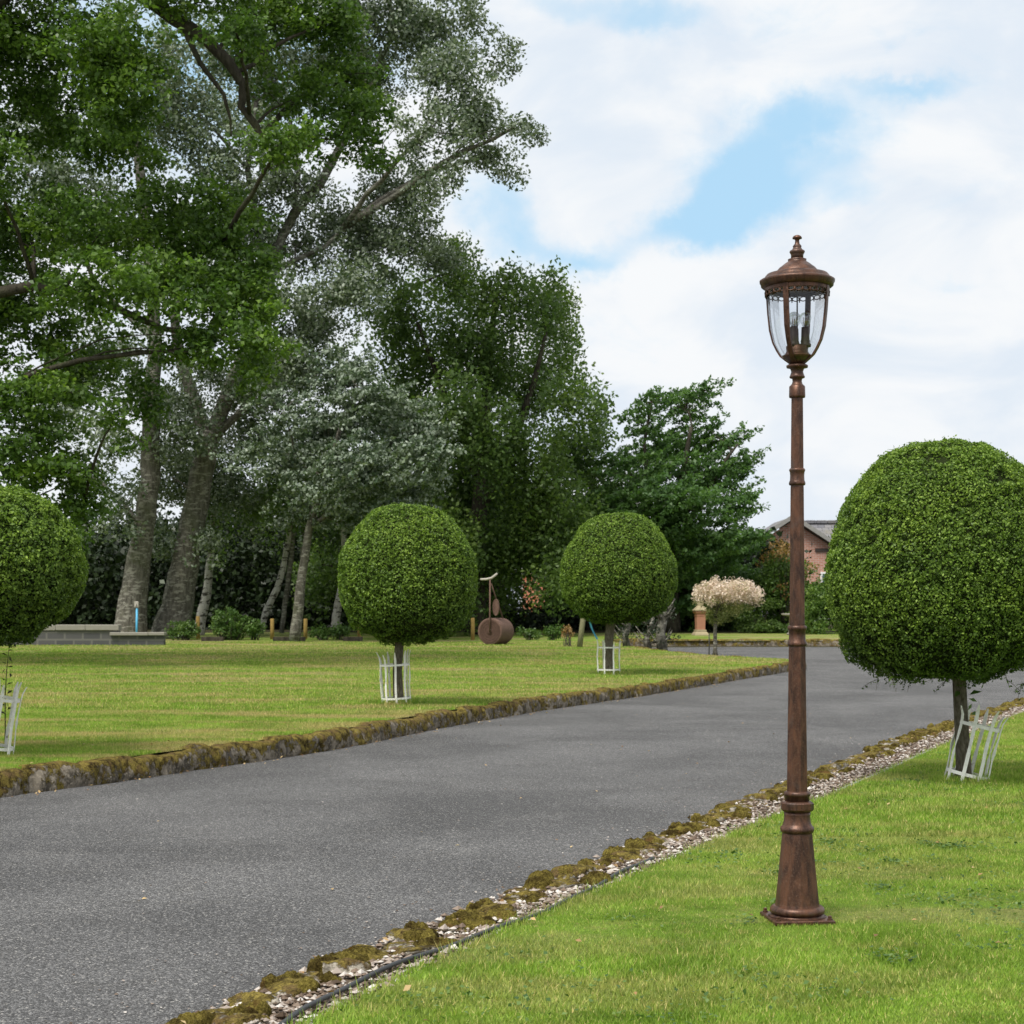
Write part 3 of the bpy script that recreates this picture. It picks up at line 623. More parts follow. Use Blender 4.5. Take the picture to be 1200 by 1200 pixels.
# ------------------------------------------------------------------ clipped trees with guards
def topiary(label, px, base_py, dz, prof, cpx, nleaf, leaf, tw, guard, seed, bottom_px=None):
    """prof: (py, radius_px) from top to bottom of the crown; cpx: crown centre px"""
    b = gp(px, base_py, dz); Y = b.y; k = Y / F; g = np.random.default_rng(seed)
    root = thing('clipped_tree', b, label, 'tree', 'clipped dome-headed trees along the drive')
    zs = np.array([CAMZ + (HY - p[0]) * k - b.z for p in prof]); rs = np.array([p[1] * k for p in prof]); cx = (cpx - CX) * k - b.x
    # dense smooth profile
    u = np.linspace(0, 1, 160); s = np.r_[0, np.cumsum(np.hypot(np.diff(zs), np.diff(rs)))]; s /= s[-1]
    zz = np.interp(u, s, zs); rr = np.interp(u, s, rs); ker = np.hanning(13); ker /= ker.sum()
    zz = np.convolve(np.pad(zz, 6, mode='edge'), ker, 'valid'); rr = np.convolve(np.pad(rr, 6, mode='edge'), ker, 'valid'); rr[0] = 0
    ds = np.hypot(np.diff(zz), np.diff(rr)); wgt = np.r_[ds[0], ds] * (rr + .012); cdf = np.cumsum(wgt) / wgt.sum()
    def surf(n, inset):
        q = np.interp(g.random(n), cdf, np.arange(160)); th = g.random(n) * 2 * np.pi
        z = np.interp(q, np.arange(160), zz); r = np.interp(q, np.arange(160), rr)
        dz_ = np.interp(q, np.arange(160), np.gradient(zz)); dr = np.interp(q, np.arange(160), np.gradient(rr)); L = np.hypot(dz_, dr) + 1e-9
        nr = -dz_ / L; nz = dr / L
        P = np.c_[r * np.cos(th), r * np.sin(th), z]; Nn = np.c_[nr * np.cos(th), nr * np.sin(th), nz]
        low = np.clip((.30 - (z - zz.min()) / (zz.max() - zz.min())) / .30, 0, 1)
        bumpy = .018 * vnoise(P, 5.0, seed) + .012 * vnoise(P, 14.0, seed + 1) + low * (.055 * vnoise(P, 7.0, seed + 2) + .03 * vnoise(P, 17.0, seed + 4))
        return P + Nn * (bumpy - inset)[:, None], Nn, low
    ins = g.exponential(.024, nleaf) - .008; P, Nn, low = surf(nleaf, ins)
    pk = np.clip(vnoise(P, 24.0, seed + 7) - .2, 0, 1) * .075 + np.clip(vnoise(P, 9.0, seed + 8) - .5, 0, 1) * .09; P = P - Nn * pk[:, None]; ins = ins + pk
    keep = g.random(nleaf) > low * .45; P, Nn, low, ins = P[keep], Nn[keep], low[keep], ins[keep]
    # sprigs standing a little proud of the clipped face
    q = g.random(len(P)) < .03; P[q] += Nn[q] * g.uniform(.004, .018, q.sum())[:, None] + np.array([0, 0, 1.0]) * g.uniform(0, .014, q.sum())[:, None]
    P[:, 0] += cx
    Nl = unit(Nn * .75 + g.normal(size=P.shape) * .75)
    rnd = np.clip(g.random(len(P)) * .75 + .15 * vnoise(P, 9.0, seed + 3) + .22 - 7.0 * np.clip(ins, -.01, .06) - .25 * low, 0, 1)  # outer new growth lighter; underside darkened, its shade put into the leaf tone
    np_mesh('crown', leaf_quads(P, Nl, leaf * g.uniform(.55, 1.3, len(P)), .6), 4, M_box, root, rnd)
    core = MB(); core.lathe([(z, max(.001, r - .055)) for z, r in zip(zz[::6][1:], rr[::6][1:])][::-1], 40, (cx, 0, 0)); co = core.build('crown_core', M_core, root)  # smooth solid core, darker than the leaves, filling the gaps between them
    # trunk with a slight bend and a few limbs into the crown
    top = zz.min() + .25; t = MB(); r0 = tw * k / 2
    pts = [(0, 0, -.06), (.006, 0, .1), (-.004, .004, top * .4), (cx * .2, 0, top * .75), (cx * .4, 0, top)]
    t.tube(pts, [r0 * 1.35, r0 * 1.1, r0, r0 * .95, r0 * .9], 12, .07)
    for a in range(6):
        an = a * 1.05 + .3; t.tube([(cx * .3, 0, top - .12), (cx * .5 + .1 * math.cos(an), .1 * math.sin(an), top + .02), (cx + .3 * math.cos(an), .3 * math.sin(an), top + .22)], [r0 * .5, r0 * .35, r0 * .2], 6, .1)
    t.build('trunk', M_barkt, root)
    return root, b
M_core = mat_plain('dark_core', (.022, .03, .010), .95, .05, var=.4, sc=18, bmp=1, bs=.02)
r1, b1 = topiary('clipped dome-headed tree cut by the picture edge, in front of the low block wall', -28, 886, .10, [(569, 0), (572, 45), (582, 72), (600, 98), (630, 118), (665, 127), (695, 122), (718, 106), (735, 84), (748, 60), (755, 25)], -28, 95000, .025, 20, None, 11)
r2, b2 = topiary('clipped dome-headed tree between the block wall and the lawn roller', 466, 826, .10, [(593, 0), (594, 25), (600, 41), (612, 54), (628, 66), (648, 77), (670, 81), (690, 81), (710, 77), (727, 69), (740, 55), (749, 34), (753, 14)], 478, 90000, .027, 11, None, 12)
r3, b3 = topiary('smallest clipped dome-headed tree, beside the blue ribbon and the leaning grey post', 713, 790, .10, [(602, 0), (603, 21), (608, 33), (620, 46), (638, 58), (660, 67), (682, 68), (700, 64), (713, 56), (724, 42), (731, 18)], 725, 70000, .033, 11, None, 13)
r4, b4 = topiary('largest clipped dome-headed tree, on the near lawn behind the lamp post', 1128, 916, 0, [(518, 0), (520, 36), (526, 55), (538, 74), (556, 93), (578, 108), (604, 120), (632, 130), (660, 135), (690, 137), (716, 133), (740, 125), (760, 114), (776, 99), (788, 74), (795, 34)], 1106, 165000, .0195, 16.5, None, 14)
# leafy shoot on the largest one's trunk, and trailing sprigs under its crown
def sprigs(root, specs, name='shoot'):
    V = []; rn = []
    mb = MB()
    for (x, y, z, L, dx, dy, dz_) in specs:
        d = Vector((dx, dy, dz_)).normalized(); pts = [Vector((x, y, z)) + d * L * t + Vector((0, 0, -.25 * L * t * t)) for t in (0, .33, .66, 1)]
        mb.tube(pts, [.002, .0017, .0014, .001], 4)
        for q in range(int(L / .012)):
            t = random.random(); p = pts[0].lerp(pts[-1], t) + Vector((random.uniform(-1, 1), random.uniform(-1, 1), random.uniform(-1, 1))) * .012
            V.append(p); 
    o = mb.build(name, M_barkt, root)
    P = np.array([list(p) for p in V]); n = unit(rng.normal(size=P.shape) + UP * .5)
    np_mesh('sprig_leaves', leaf_quads(P, n, .022 * rng.uniform(.7, 1.3, len(P)), .55), 4, M_box, root, rng.random(len(P)) * .7)
g4 = [(random.uniform(-.6, .45) , random.uniform(-.55, .5), .68 + random.uniform(-.02, .06), random.uniform(.05, .13), random.uniform(-1, 1), random.uniform(-1, 1), random.uniform(-.9, -.1)) for _ in range(26)]
g4 += [(.28, -.3, .66, .2, 1, -.1, -.3), (.34, -.25, .68, .18, 1, .1, -.15), (-.60, -.1, .84, .16, .5, -.5, -.8), (-.55, 0, .76, .15, -.3, -.6, -.8)]
sprigs(r4, g4, 'twigs')
# broad leaves sprouting from the trunk
P = np.array([(-.05, -.06, .585), (.07, -.06, .59), (.05, -.07, .545), (.06, -.07, .455), (.07, -.07, .385), (.03, -.07, .50)]); n = unit(np.array([(.1, -.6, .8), (0, -.5, .8), (.1, -.9, .3), (.2, -.8, .4), (0, -.8, .5), (0, -1, .1)]))
np_mesh('trunk_leaves', leaf_quads(P, n, np.array([.09, .10, .06, .07, .055, .05]), .42), 4, M_shrub, r4, np.array([.4, .3, .6, .5, .4, .6]))

def guard(label, b, rad, h, nb, tilt=(0, 0), rz=0.0, topflare=.03, off=(0, 0), ht=None):
    root = thing('tree_guard', Vector(b) + Vector((off[0], off[1], 0)), label, 'tree guard', 'white metal guards round the clipped trees'); root.rotation_euler = (tilt[0], tilt[1], rz)
    for i in range(nb):
        a = 2 * math.pi * i / nb + .2; hh = h * random.uniform(.93, 1.06); rm = rad; pts = []
        ca, sa = math.cos(a), math.sin(a); mb = MB(); vs = []; fs = []
        K = 11
        wob = random.uniform(-.006, .006)
        for j in range(K):
            t = j / (K - 1); z = hh * t; r = rm + (topflare * max(0, (t - .86) / .14) ** 1.3) + .004 * math.sin(t * 9 + i); tw = (.75 if .42 < t < .62 else 0) * math.sin((t - .42) / .2 * math.pi)
            th = a + wob * math.sin(t * 6) / rad; c = Vector((r * math.cos(th), r * math.sin(th), z)); w2 = .0118; d2 = .003
            tv = Vector((-sa, ca, 0)) * math.cos(tw) + Vector((ca, sa, 0)) * math.sin(tw); nv = Vector((ca, sa, 0)) * math.cos(tw) - Vector((-sa, ca, 0)) * math.sin(tw)
            taper = 1 if j < K - 1 else .35
            for (p, q) in ((-1, -1), (1, -1), (1, 1), (-1, 1)): vs.append(c + tv * w2 * p * taper + nv * d2 * q)
        for j in range(K - 1):
            for q in range(4): fs.append((j * 4 + q, j * 4 + (q + 1) % 4, j * 4 + 4 + (q + 1) % 4, j * 4 + 4 + q))
        fs += [(3, 2, 1, 0), tuple((K - 1) * 4 + q for q in range(4))]
        mb.add(vs, fs); mb.build('upright', M_white, root)
    for zf in (.16, .78):
        mb = MB(); n = 40; vs = []; fs = []
        for i in range(n):
            a = 2 * math.pi * i / n
            for (r, z) in ((rad - .0025, -.011), (rad - .0065, -.011), (rad - .0065, .011), (rad - .0025, .011)): vs.append((r * math.cos(a), r * math.sin(a), h * zf + z))
        for i in range(n):
            j = (i + 1) % n
            for q in range(4): fs.append((i * 4 + q, j * 4 + q, j * 4 + (q + 1) % 4, i * 4 + (q + 1) % 4))
        mb.add(vs, fs); mb.build('hoop', M_white, root)
    return root
guard('white guard leaning outward at the picture edge, round the trunk nearest the block wall', b1 + Vector((.02, 0, -.02)), .145, .56, 8, (R(2), R(8)), R(10), off=(.085, 0))
guard('white guard with flared bar tops round the trunk left of the lawn roller', b2 + Vector((-.015, 0, -.02)), .165, .60, 9, (0, R(-3)), R(25))
guard('upright straight-barred white guard round the smallest clipped tree', b3 + Vector((0, 0, -.02)), .19, .58, 8, (0, 0), R(11))
guard('badly tilted white guard with rusty patches round the trunk behind the lamp post', b4 + Vector((0.01, 0, -.03)), .140, .53, 8, (R(4), R(13)), R(8))
# leafless young shoot beside the first guard
mb = MB(); b0 = gp(6, 884, .10); mb.tube([b0, b0 + Vector((.0, 0, .4)), b0 + Vector((.01, 0, .6)), b0 + Vector((.03, 0, .78))], [.005, .004, .003, .002], 5)
sh = thing('sapling', b0, 'thin dark sapling shoot rising out of the guard at the picture edge', 'sapling'); world_child(mb.build('stem', M_barkd), sh)
P = []; 
for q in range(16): P.append(list(b0 + Vector(((.028 if q % 2 else -.02) + .001 * q, 0, .30 + .03 * q))))
world_child(np_mesh('leaves', leaf_quads(np.array(P), unit(rng.normal(size=(16, 3)) * .5 + UP), np.full(16, .055), .4), 4, M_barkd, None, rng.random(16)), sh)

# ------------------------------------------------------------------ lamp post
lb = gp(934.2, 1079, 0); KL = lb.y / F     # metres per photo pixel at the lamp
lamp = thing('lamp_post', lb, 'tall bronze lamp post with a glazed urn-shaped lantern, standing on the near lawn', 'lamp post')
def zp(py): return (1079 - py) * KL
def P_(*a): return [(zp(y), r * KL) for y, r in a]
mb = MB(); hw = .110
mb.box((0, 0, .009), (2 * hw, 2 * hw, .018), bev=.004, rz=0.0); mb.build('base_plate', M_bronze, lamp, (0, 0, 0)); bp = lamp.children[-1]; bp.rotation_euler = (0, 0, R(6))
for sx in (-1, 1):
    for sy in (-1, 1):
        b_ = MB(); b_.lathe([(.0185, .010), (.0225, .010), (.0235, .008)], 12, (sx * .094, sy * .094, 0), smooth=False); b_.lathe([(.0238, .007), (.031, .007), (.033, .005)], 6, (sx * .094, sy * .094, 0), smooth=False)
        bo = b_.build('bolt', M_bronze, lamp); bo.rotation_euler = (0, 0, R(6))
# pedestal: flaring foot, roll, tapered bell with eight soft facets
mb = MB(); mb.lathe([(.019, .105)] + P_((1073.5, 32.5), (1071.5, 30), (1070, 29.5)) , 48); mb.build('foot', M_bronze, lamp)
mb = MB(); mb.lathe(P_((1070, 28.5), (1069.5, 31), (1067, 32), (1064, 31.6), (1061.5, 29.5), (1060.5, 27)), 48); mb.build('roll_moulding', M_bronze, lamp)
def flute(prof, n=8, seg=6, depth=.06, rot=0.0):
    """lathe whose section has n flat panels separated by raised ribs"""
    out_ = MB(); N = n * seg; vs = []; fs = []
    for (z, r) in prof:
        for i in range(N):
            a = rot + 2 * math.pi * i / N; q = (i % seg) / seg; rr = r * (1 - depth * (0 if i % seg == 0 else (.6 if i % seg in (1, seg - 1) else 1)))
            vs.append((rr * math.cos(a), rr * math.sin(a), z))
    for k in range(len(prof) - 1):
        for i in range(N): j = (i + 1) % N; fs.append((k * N + i, k * N + j, (k + 1) * N + j, (k + 1) * N + i))
    fs += [tuple(range(N - 1, -1, -1)), tuple((len(prof) - 1) * N + i for i in range(N))]
    out_.add(vs, fs, False); return out_
flute(P_((1061, 27.2), (1058, 26.6), (1030, 23.6), (1000, 20.6), (980, 18.6), (975, 18.0)), 6, 8, .045, .55).build('pedestal', M_bronze, lamp)
mb = MB(); mb.lathe(P_((976, 17.5), (974.5, 19), (972, 19.8), (969, 19.4), (967.5, 17.5), (965, 16.3), (960, 15.4), (955, 15.2), (951, 15.6)), 48); mb.build('neck', M_bronze, lamp)
mb = MB(); mb.lathe(P_((951, 15.5), (950, 17.8), (948, 19.2), (941, 19.4), (939.5, 17.8), (938.5, 14.5)), 12, smooth=False, rot=.26); mb.build('collar', M_bronze, lamp)
mb = MB(); mb.lathe(P_((939, 14.2), (933, 14), (932.5, 15.2), (930, 15.6), (928, 15), (927, 13)), 40); mb.build('collar', M_bronze, lamp)
flute(P_((928, 12.9), (926, 12.7), (760, 10.4), (756, 10.0)), 8, 6, .08, .2).build('shaft', M_bronze, lamp)
mb = MB(); mb.lathe(P_((757.5, 9.6), (757, 10.8), (755, 11.4), (752.5, 11), (751, 9.9), (745, 9.6), (739, 9.9), (738, 10.9), (735.5, 11.3), (733.5, 10.6), (733, 9.2)), 40); mb.build('collar', M_bronze, lamp)
flute(P_((734, 9.5), (732, 9.4), (572, 8.2), (568, 8.0)), 8, 6, .08, .2).build('shaft', M_bronze, lamp)
mb = MB(); mb.lathe(P_((569, 7.8), (568.5, 9.3), (566.5, 9.7), (564.5, 9.2), (563, 8.5), (557, 8.2), (553, 8.6), (552, 9.2), (550.5, 9.4), (549, 8.4)), 40); mb.build('collar', M_bronze, lamp)
flute(P_((549.5, 8.0), (548, 7.9), (468, 7.2), (465, 7.1)), 8, 6, .08, .2).build('shaft', M_bronze, lamp)
mb = MB(); mb.lathe(P_((466.5, 7.4), (466, 9.2), (464, 9.5), (453, 9.2), (452, 8.2), (450, 6.2), (447, 5.4), (444, 5.8), (443, 8.6), (441.5, 9.1), (440, 8.2), (436, 6.9), (434, 7.4), (431.5, 8.6), (431, 12.3), (428.5, 12.7), (427.5, 11.2), (427, 6)), 40); mb.build('collar', M_bronze, lamp)
lan = bpy.data.objects.new('lantern', None); COL.objects.link(lan); lan.parent = lamp
mb = MB(); mb.lathe(P_((427.4, 7), (424, 10.5), (421, 13.5), (418, 17), (416.8, 17.6), (416, 15), (412, 12.5), (406, 13), (405, 10)), 40); mb.build('dish', M_bronze, lan)
# four curved ribs
rib = [(427, 8), (422, 14.5), (417, 20.5), (410, 25), (400, 30), (385, 33.8), (365, 36), (345, 37.4), (335, 38.2)]
for i in range(4):
    a = R(-90 - 30 + 90 * i); ca, sa = math.cos(a), math.sin(a); vs = []; fs = []; n = len(rib)
    for (y, r) in rib:
        w_ = (3.2 if y < 400 else 2.6) * KL; d_ = 1.1 * KL
        for (p, q) in ((-1, -1), (1, -1), (1, 1), (-1, 1)):
            rr = (r - .8) * KL + q * d_; vs.append((rr * ca - p * w_ * sa, rr * sa + p * w_ * ca, zp(y)))
    for j in range(n - 1):
        for q in range(4): fs.append((j * 4 + q, j * 4 + (q + 1) % 4, j * 4 + 4 + (q + 1) % 4, j * 4 + 4 + q))
    fs += [(3, 2, 1, 0), tuple((n - 1) * 4 + q for q in range(4))]
    MB().add(vs, fs).build('rib', M_bronze, lan)
gl = [(424, 11), (417, 17.8), (410, 22.6), (400, 27.6), (385, 31.2), (365, 33.5), (345, 34.8), (337, 35.2)]
mb = MB(); N = 56; vs = [(r * KL * math.cos(2 * math.pi * i / N), r * KL * math.sin(2 * math.pi * i / N), zp(y)) for (y, r) in gl for i in range(N)]
mb.add(vs, [(k * N + i, k * N + (i + 1) % N, (k + 1) * N + (i + 1) % N, (k + 1) * N + i) for k in range(len(gl) - 1) for i in range(N)], True); mb.build('glass', M_glass, lan)
# gallery: upper band with hanging scalloped loops
mb = MB()
def ringband(mb, r, y0, y1, th, n=64):
    vs = []; fs = []
    for i in range(n):
        a = 2 * math.pi * i / n
        for (rr, y) in ((r, y0), (r - th, y0), (r - th, y1), (r, y1)): vs.append((rr * KL * math.cos(a), rr * KL * math.sin(a), zp(y)))
    for i in range(n):
        j = (i + 1) % n
        for q in range(4): fs.append((i * 4 + q, j * 4 + q, j * 4 + (q + 1) % 4, i * 4 + (q + 1) % 4))
    mb.add(vs, fs)
ringband(mb, 37.6, 341.2, 334.5, .8)
for i in range(26):
    a0 = 2 * math.pi * i / 26; pts = []
    for j in range(13):
        q = 2 * math.pi * j / 12; a = a0 + (4.0 * math.cos(q)) / 37; pts.append((37 * KL * math.cos(a), 37 * KL * math.sin(a), zp(343.9 - 2.5 * math.sin(q))))
    mb.tube(pts, .65 * KL, 5)
    a = a0 + math.pi / 26; mb.tube([(37 * KL * math.cos(a), 37 * KL * math.sin(a), zp(342)), (37 * KL * math.cos(a), 37 * KL * math.sin(a), zp(348.2))], [1.2 * KL, .6 * KL], 6)
mb.build('gallery', M_bronze, lan)
mb = MB(); mb.lathe(P_((337.5, 36), (337, 40.2), (335.5, 42), (333, 42.4), (331, 43.6), (328.8, 43.8), (327.8, 42.2), (326.5, 38.6), (324, 37.4), (321.5, 35.2), (320, 30), (319.6, 25.2), (318.5, 24.8), (315, 21.8), (313.5, 20.4), (312.8, 19.2), (309.5, 15.2), (307.6, 12.4), (307, 10.9), (305.2, 10.6), (304, 10.9), (303, 8)), 56); mb.build('roof', M_bronze, lan)
mb = MB(); mb.lathe(P_((304, 7.3), (299, 7.2), (297.5, 7.8), (295.5, 9), (294, 8.6), (292.5, 6), (291, 5.2), (290, 4.7), (288.5, 5.2), (287.5, 4.4), (285.5, 2.8), (282, 2.4), (280.5, 3), (279.8, 5.4), (278.6, 5.6), (277, 4.6), (275.8, 2.6), (275.3, .4)), 32); mb.build('finial', M_bronze, lan)
for i, (dx, dy) in enumerate(((-4.6, -5.5), (9.2, -2.0), (-1.5, 9.5))):
    c = (dx * KL, dy * KL, 0); h_ = MB(); h_.lathe(P_((407, 6.2), (406, 6.8), (403.5, 6.6), (402.5, 5.2), (400, 5.6), (398.5, 5.0), (384, 4.6), (383.5, 3.5)), 20, c); ho = h_.build('lamp_holder', M_black, lan)
    b_ = MB(); b_.lathe(P_((384, 2.9), (381, 4.0), (378, 6.0), (374, 7.1), (370, 6.6), (367.5, 4.4), (366.4, 1.5), (366.2, .1)), 24, c); b_.build('bulb', M_bulb, lan)
    f_ = MB(); [f_.tube([(c[0] + x * KL, c[1], zp(382)), (c[0] + x * 1.6 * KL, c[1], zp(372))], .35 * KL, 4) for x in (-1.5, 0, 1.5)]; f_.build('filament', M_brass, lan)
mb = MB(); mb.tube([(0, 0, zp(408)), (0, 0, zp(330))], .9 * KL, 8); mb.build('centre_rod', M_black, lan)

# ------------------------------------------------------------------ right border: stones, moss, gravel, hose, edging strip
def rock_mesh(name, seed, mat):
    random.seed(seed); n1, n2 = 16, 26; vs = []; fs = []
    sx, sy, sz = random.uniform(.8, 1.2), random.uniform(.75, 1.1), random.uniform(.75, 1.1)
    pl = [(Vector((random.gauss(0, 1), random.gauss(0, 1), random.gauss(0, .8))).normalized(), random.uniform(.62, .95)) for _ in range(11)]
    for i in range(n1 + 1):
        ph = math.pi * i / n1
        for j in range(n2):
            th = 2 * math.pi * j / n2; d = Vector((math.sin(ph) * math.cos(th), math.sin(ph) * math.sin(th), math.cos(ph)))
            e = 3.0; m = (abs(d.x) ** e + abs(d.y) ** e + abs(d.z) ** e) ** (-1 / e)
            for (pn, pd) in pl:
                q = d.dot(pn)
                if q > .05: m = min(m, pd / q)
            r = m * (1 + .16 * mnoise.noise(d * 1.7 + Vector((seed, 0, 0))) + .12 * mnoise.noise(d * 5 + Vector((0, seed, 0))) + .07 * mnoise.noise(d * 12 + Vector((0, seed, 0))))
            vs.append((d.x * r * .5 * sx, d.y * r * .5 * sy, d.z * r * .5 * sz))
    for i in range(n1):
        for j in range(n2): k = (j + 1) % n2; fs.append((i * n2 + j, (i + 1) * n2 + j, (i + 1) * n2 + k, i * n2 + k))
    me = bpy.data.meshes.new(name); me.from_pydata(vs, [], fs); me.polygons.foreach_set('use_smooth', [True] * len(fs)); me.materials.append(mat); me.update(); return me
rocks = [rock_mesh('edging_stone', 20 + i, M_edge) for i in range(12)]
d_ = np.r_[0, np.cumsum(np.linalg.norm(np.diff(rroad, axis=0), axis=1))]
def rr_at(s): return np.array([np.interp(s, d_, rroad[:, 0]), np.interp(s, d_, rroad[:, 1])])
def border_frame(s):
    p = rr_at(s); q = rr_at(s + .05); t = (q - p) / np.linalg.norm(q - p); n = np.array([t[1], -t[0]]); return p, t, n
# width of the border, measured straight across
def border_w(s):
    p, t, n = border_frame(s); dd = rlawn - p; return float(np.min(np.hypot(dd[:, 0], dd[:, 1])))
s = .2; random.seed(5); first = True; nst = 0; stones = []
while border_frame(s)[0][1] < 4.2: s += .05
while s < d_[-1] - 9 and nst < 190:
    p, t, n = border_frame(s); L = random.choice((random.uniform(.09, .16), random.uniform(.16, .30))); wdt = random.uniform(.18, .29)
    o = bpy.data.objects.new('edging_stone', rocks[random.randrange(12)]); COL.objects.link(o)
    c = p + t * L / 2 + n * (wdt / 2 + random.uniform(-.01, .05)); Yc = c[1]
    hh = random.uniform(.06, .098)
    o.location = (c[0], c[1], T(Yc) - .05 + hh * .22); o.scale = (L * 1.0, wdt, hh); o.rotation_euler = (random.uniform(-.16, .16), random.uniform(-.16, .16), math.atan2(t[1], t[0]) + random.uniform(-.4, .4))
    tag(o, 'mossy edging stone in the row alongside the black hose, nearest the viewer' if Yc < 7.8 else
        'mossy edging stone in the row seen just before and behind the lamp post' if Yc < 11.5 else
        'mossy edging stone in the row behind the tilted white guard' if Yc < 17 else 'distant mossy edging stone in the row curving away behind the largest clipped tree', 'edging stone', 'mossy stones edging the near side of the drive'); stones.append((c, t, n, L, wdt, hh))
    s += L * .82 + random.uniform(-.03, .01); nst += 1
# moss cushions growing over the stones
mv = []; mf = []
random.seed(9)
for (c, t, n, L, wdt, hh) in stones:
    for q in range(random.choice((0, 1, 1, 2, 3))):
        cc = np.array(c) + t * random.uniform(-.5, .5) * L + n * random.uniform(-.4, .55) * wdt; a = random.uniform(.025, .09); b_ = random.uniform(.03, .06); hz = random.uniform(.008, .018); an = math.atan2(t[1], t[0]) + random.uniform(-.4, .4); base = len(mv); z0 = T(cc[1]) - .05 + hh * .55
        for i in range(9):
            r = i / 8
            for j in range(22):
                th = 2 * math.pi * j / 22; k = 1 + .45 * mnoise.noise(Vector((math.cos(th) * 1.5 + cc[0] * 9, math.sin(th) * 1.5, q))) + .2 * mnoise.noise(Vector((math.cos(th) * 4 + cc[0] * 9, math.sin(th) * 4, q)))
                x = a * r * k * math.cos(th); y = b_ * r * k * math.sin(th); X = cc[0] + x * math.cos(an) - y * math.sin(an); Y = cc[1] + x * math.sin(an) + y * math.cos(an)
                z = z0 + hz * (1 - r ** 2.4) * 1.6 - .02 * (r > .9) + .012 * mnoise.noise(Vector((X * 40, Y * 40, 0))) + .010 * mnoise.noise(Vector((X * 110, Y * 110, 5)))
                mv.append((X, Y, z))
        for i in range(8):
            for j in range(22): k2 = (j + 1) % 22; mf.append((base + i * 22 + j, base + (i + 1) * 22 + j, base + (i + 1) * 22 + k2, base + i * 22 + k2))
me = bpy.data.meshes.new('moss'); me.from_pydata(mv, [], mf); me.materials.append(M_moss); me.polygons.foreach_set('use_smooth', [True] * len(mf))
o = bpy.data.objects.new('moss', me); COL.objects.link(o); tag(o, 'yellow-brown moss cushions over the low edging stones', 'moss', kind='stuff')
# bed under the border
bv = []; bf = []
ss_ = np.arange(0, d_[-1] - .2, .25)
for s in ss_:
    p, t, n = border_frame(s); bw = border_w(s)
    for f_ in (0.02, .5, 1.25): q = p + n * bw * f_; bv.append((q[0], q[1], T(q[1]) + (-.04, -.025, -.012)[(.02, .5, 1.25).index(f_)]))
for i in range(len(ss_) - 1):
    for j in range(2): k = i * 3 + j; bf.append((k, k + 1, k + 4, k + 3))
me = bpy.data.meshes.new('gravel_bed'); me.from_pydata(bv, [], bf); me.materials.append(M_soil); o = bpy.data.objects.new('gravel_bed', me); COL.objects.link(o); o['kind'] = 'structure'
# gravel: faceted little stones
def gravel(N, name='gravel'):
    s = rng.random(N) ** 1.5 * (d_[-1] - 10) + .1; X = np.interp(s, d_, rroad[:, 0]); Y = np.interp(s, d_, rroad[:, 1]); X2 = np.interp(s + .05, d_, rroad[:, 0]); Y2 = np.interp(s + .05, d_, rroad[:, 1])
    tx, ty = X2 - X, Y2 - Y; L = np.hypot(tx, ty); nx, ny = ty / L, -tx / L
    bw = np.interp(s, ss_, [border_w(q) for q in ss_]); f_ = np.clip(rng.beta(2.6, 1.6, N), .05, 1) * 1.0
    f_ = np.where(rng.random(N) < .12, rng.uniform(.02, .5, N), f_)
    x = X + nx * bw * f_; y = Y + ny * bw * f_; zz = np.array([T(a) for a in y]) - .03 + .018 * rng.random(N) + .012 * f_
    octv = np.array([(1, 0, 0), (0, 1, 0), (-1, 0, 0), (0, -1, 0), (0, 0, 1), (0, 0, -1)], float); fa = [(0, 1, 4), (1, 2, 4), (2, 3, 4), (3, 0, 4), (1, 0, 5), (2, 1, 5), (3, 2, 5), (0, 3, 5)]
    size = rng.uniform(.005, .010, N) + .012 * rng.random(N) ** 4; an = rng.random(N) * 6.28; sc = np.c_[rng.uniform(.8, 1.5, N), rng.uniform(.7, 1.1, N), rng.uniform(.4, .8, N)]
    V = octv[None] * sc[:, None, :] * size[:, None, None] * rng.uniform(.75, 1.25, (N, 6, 1)); c, s_ = np.cos(an)[:, None], np.sin(an)[:, None]
    Vx = V[:, :, 0] * c - V[:, :, 1] * s_ + .3 * V[:, :, 2]; Vy = V[:, :, 0] * s_ + V[:, :, 1] * c - .2 * V[:, :, 2]; V = np.stack([Vx + x[:, None], Vy + y[:, None], V[:, :, 2] + zz[:, None]], 2)
    tri = V[:, np.array(fa).ravel(), :].reshape(-1, 3); o = np_mesh(name, tri, 3, M_gravel, None, np.repeat(rng.random(N), 8)); return tag(o, 'pale pinkish gravel between the mossy stones and the near lawn', 'gravel', kind='stuff')
gravel(19000)
# hose along the gravel
pts = []
sgs = [(float(rr_at(q)[1]), q) for q in np.arange(.3, 12, .05)]
for (yy, q) in sgs:
    if 4.2 < yy < 7.9:
        p, t, n = border_frame(q); bw = border_w(q); c = p + n * bw * (.86 + .10 * math.sin(q * 2.3)); pts.append(Vector((c[0], c[1], T(c[1]) + .004 + .004 * math.sin(q * 9))))
mb = MB(); mb.tube(pts, .008, 8); o = mb.build('garden_hose', M_rubber); tag(o, 'thin black hose lying along the gravel between mossy stones and lawn', 'hose')
def edging(pts, label):
    mb = MB(); q = [gp(x, y, 0) for x, y in pts]
    for a, b_ in zip(q[:-1], q[1:]):
        m = (a + b_) / 2; L = (b_ - a).length; mb.box((m.x, m.y, m.z - .026), (L * .985, .030, .07), rz=math.atan2(b_.y - a.y, b_.x - a.x), bev=.006)
    o = mb.build('edging_strip', M_greystrip); tag(o, label, 'edging', 'grey strips between gravel and near lawn')
edging([(985, 926), (1010, 915), (1040, 903), (1065, 891), (1090, 880)], 'grey concrete edging strip between the gravel and the lawn, beside the tilted guard')

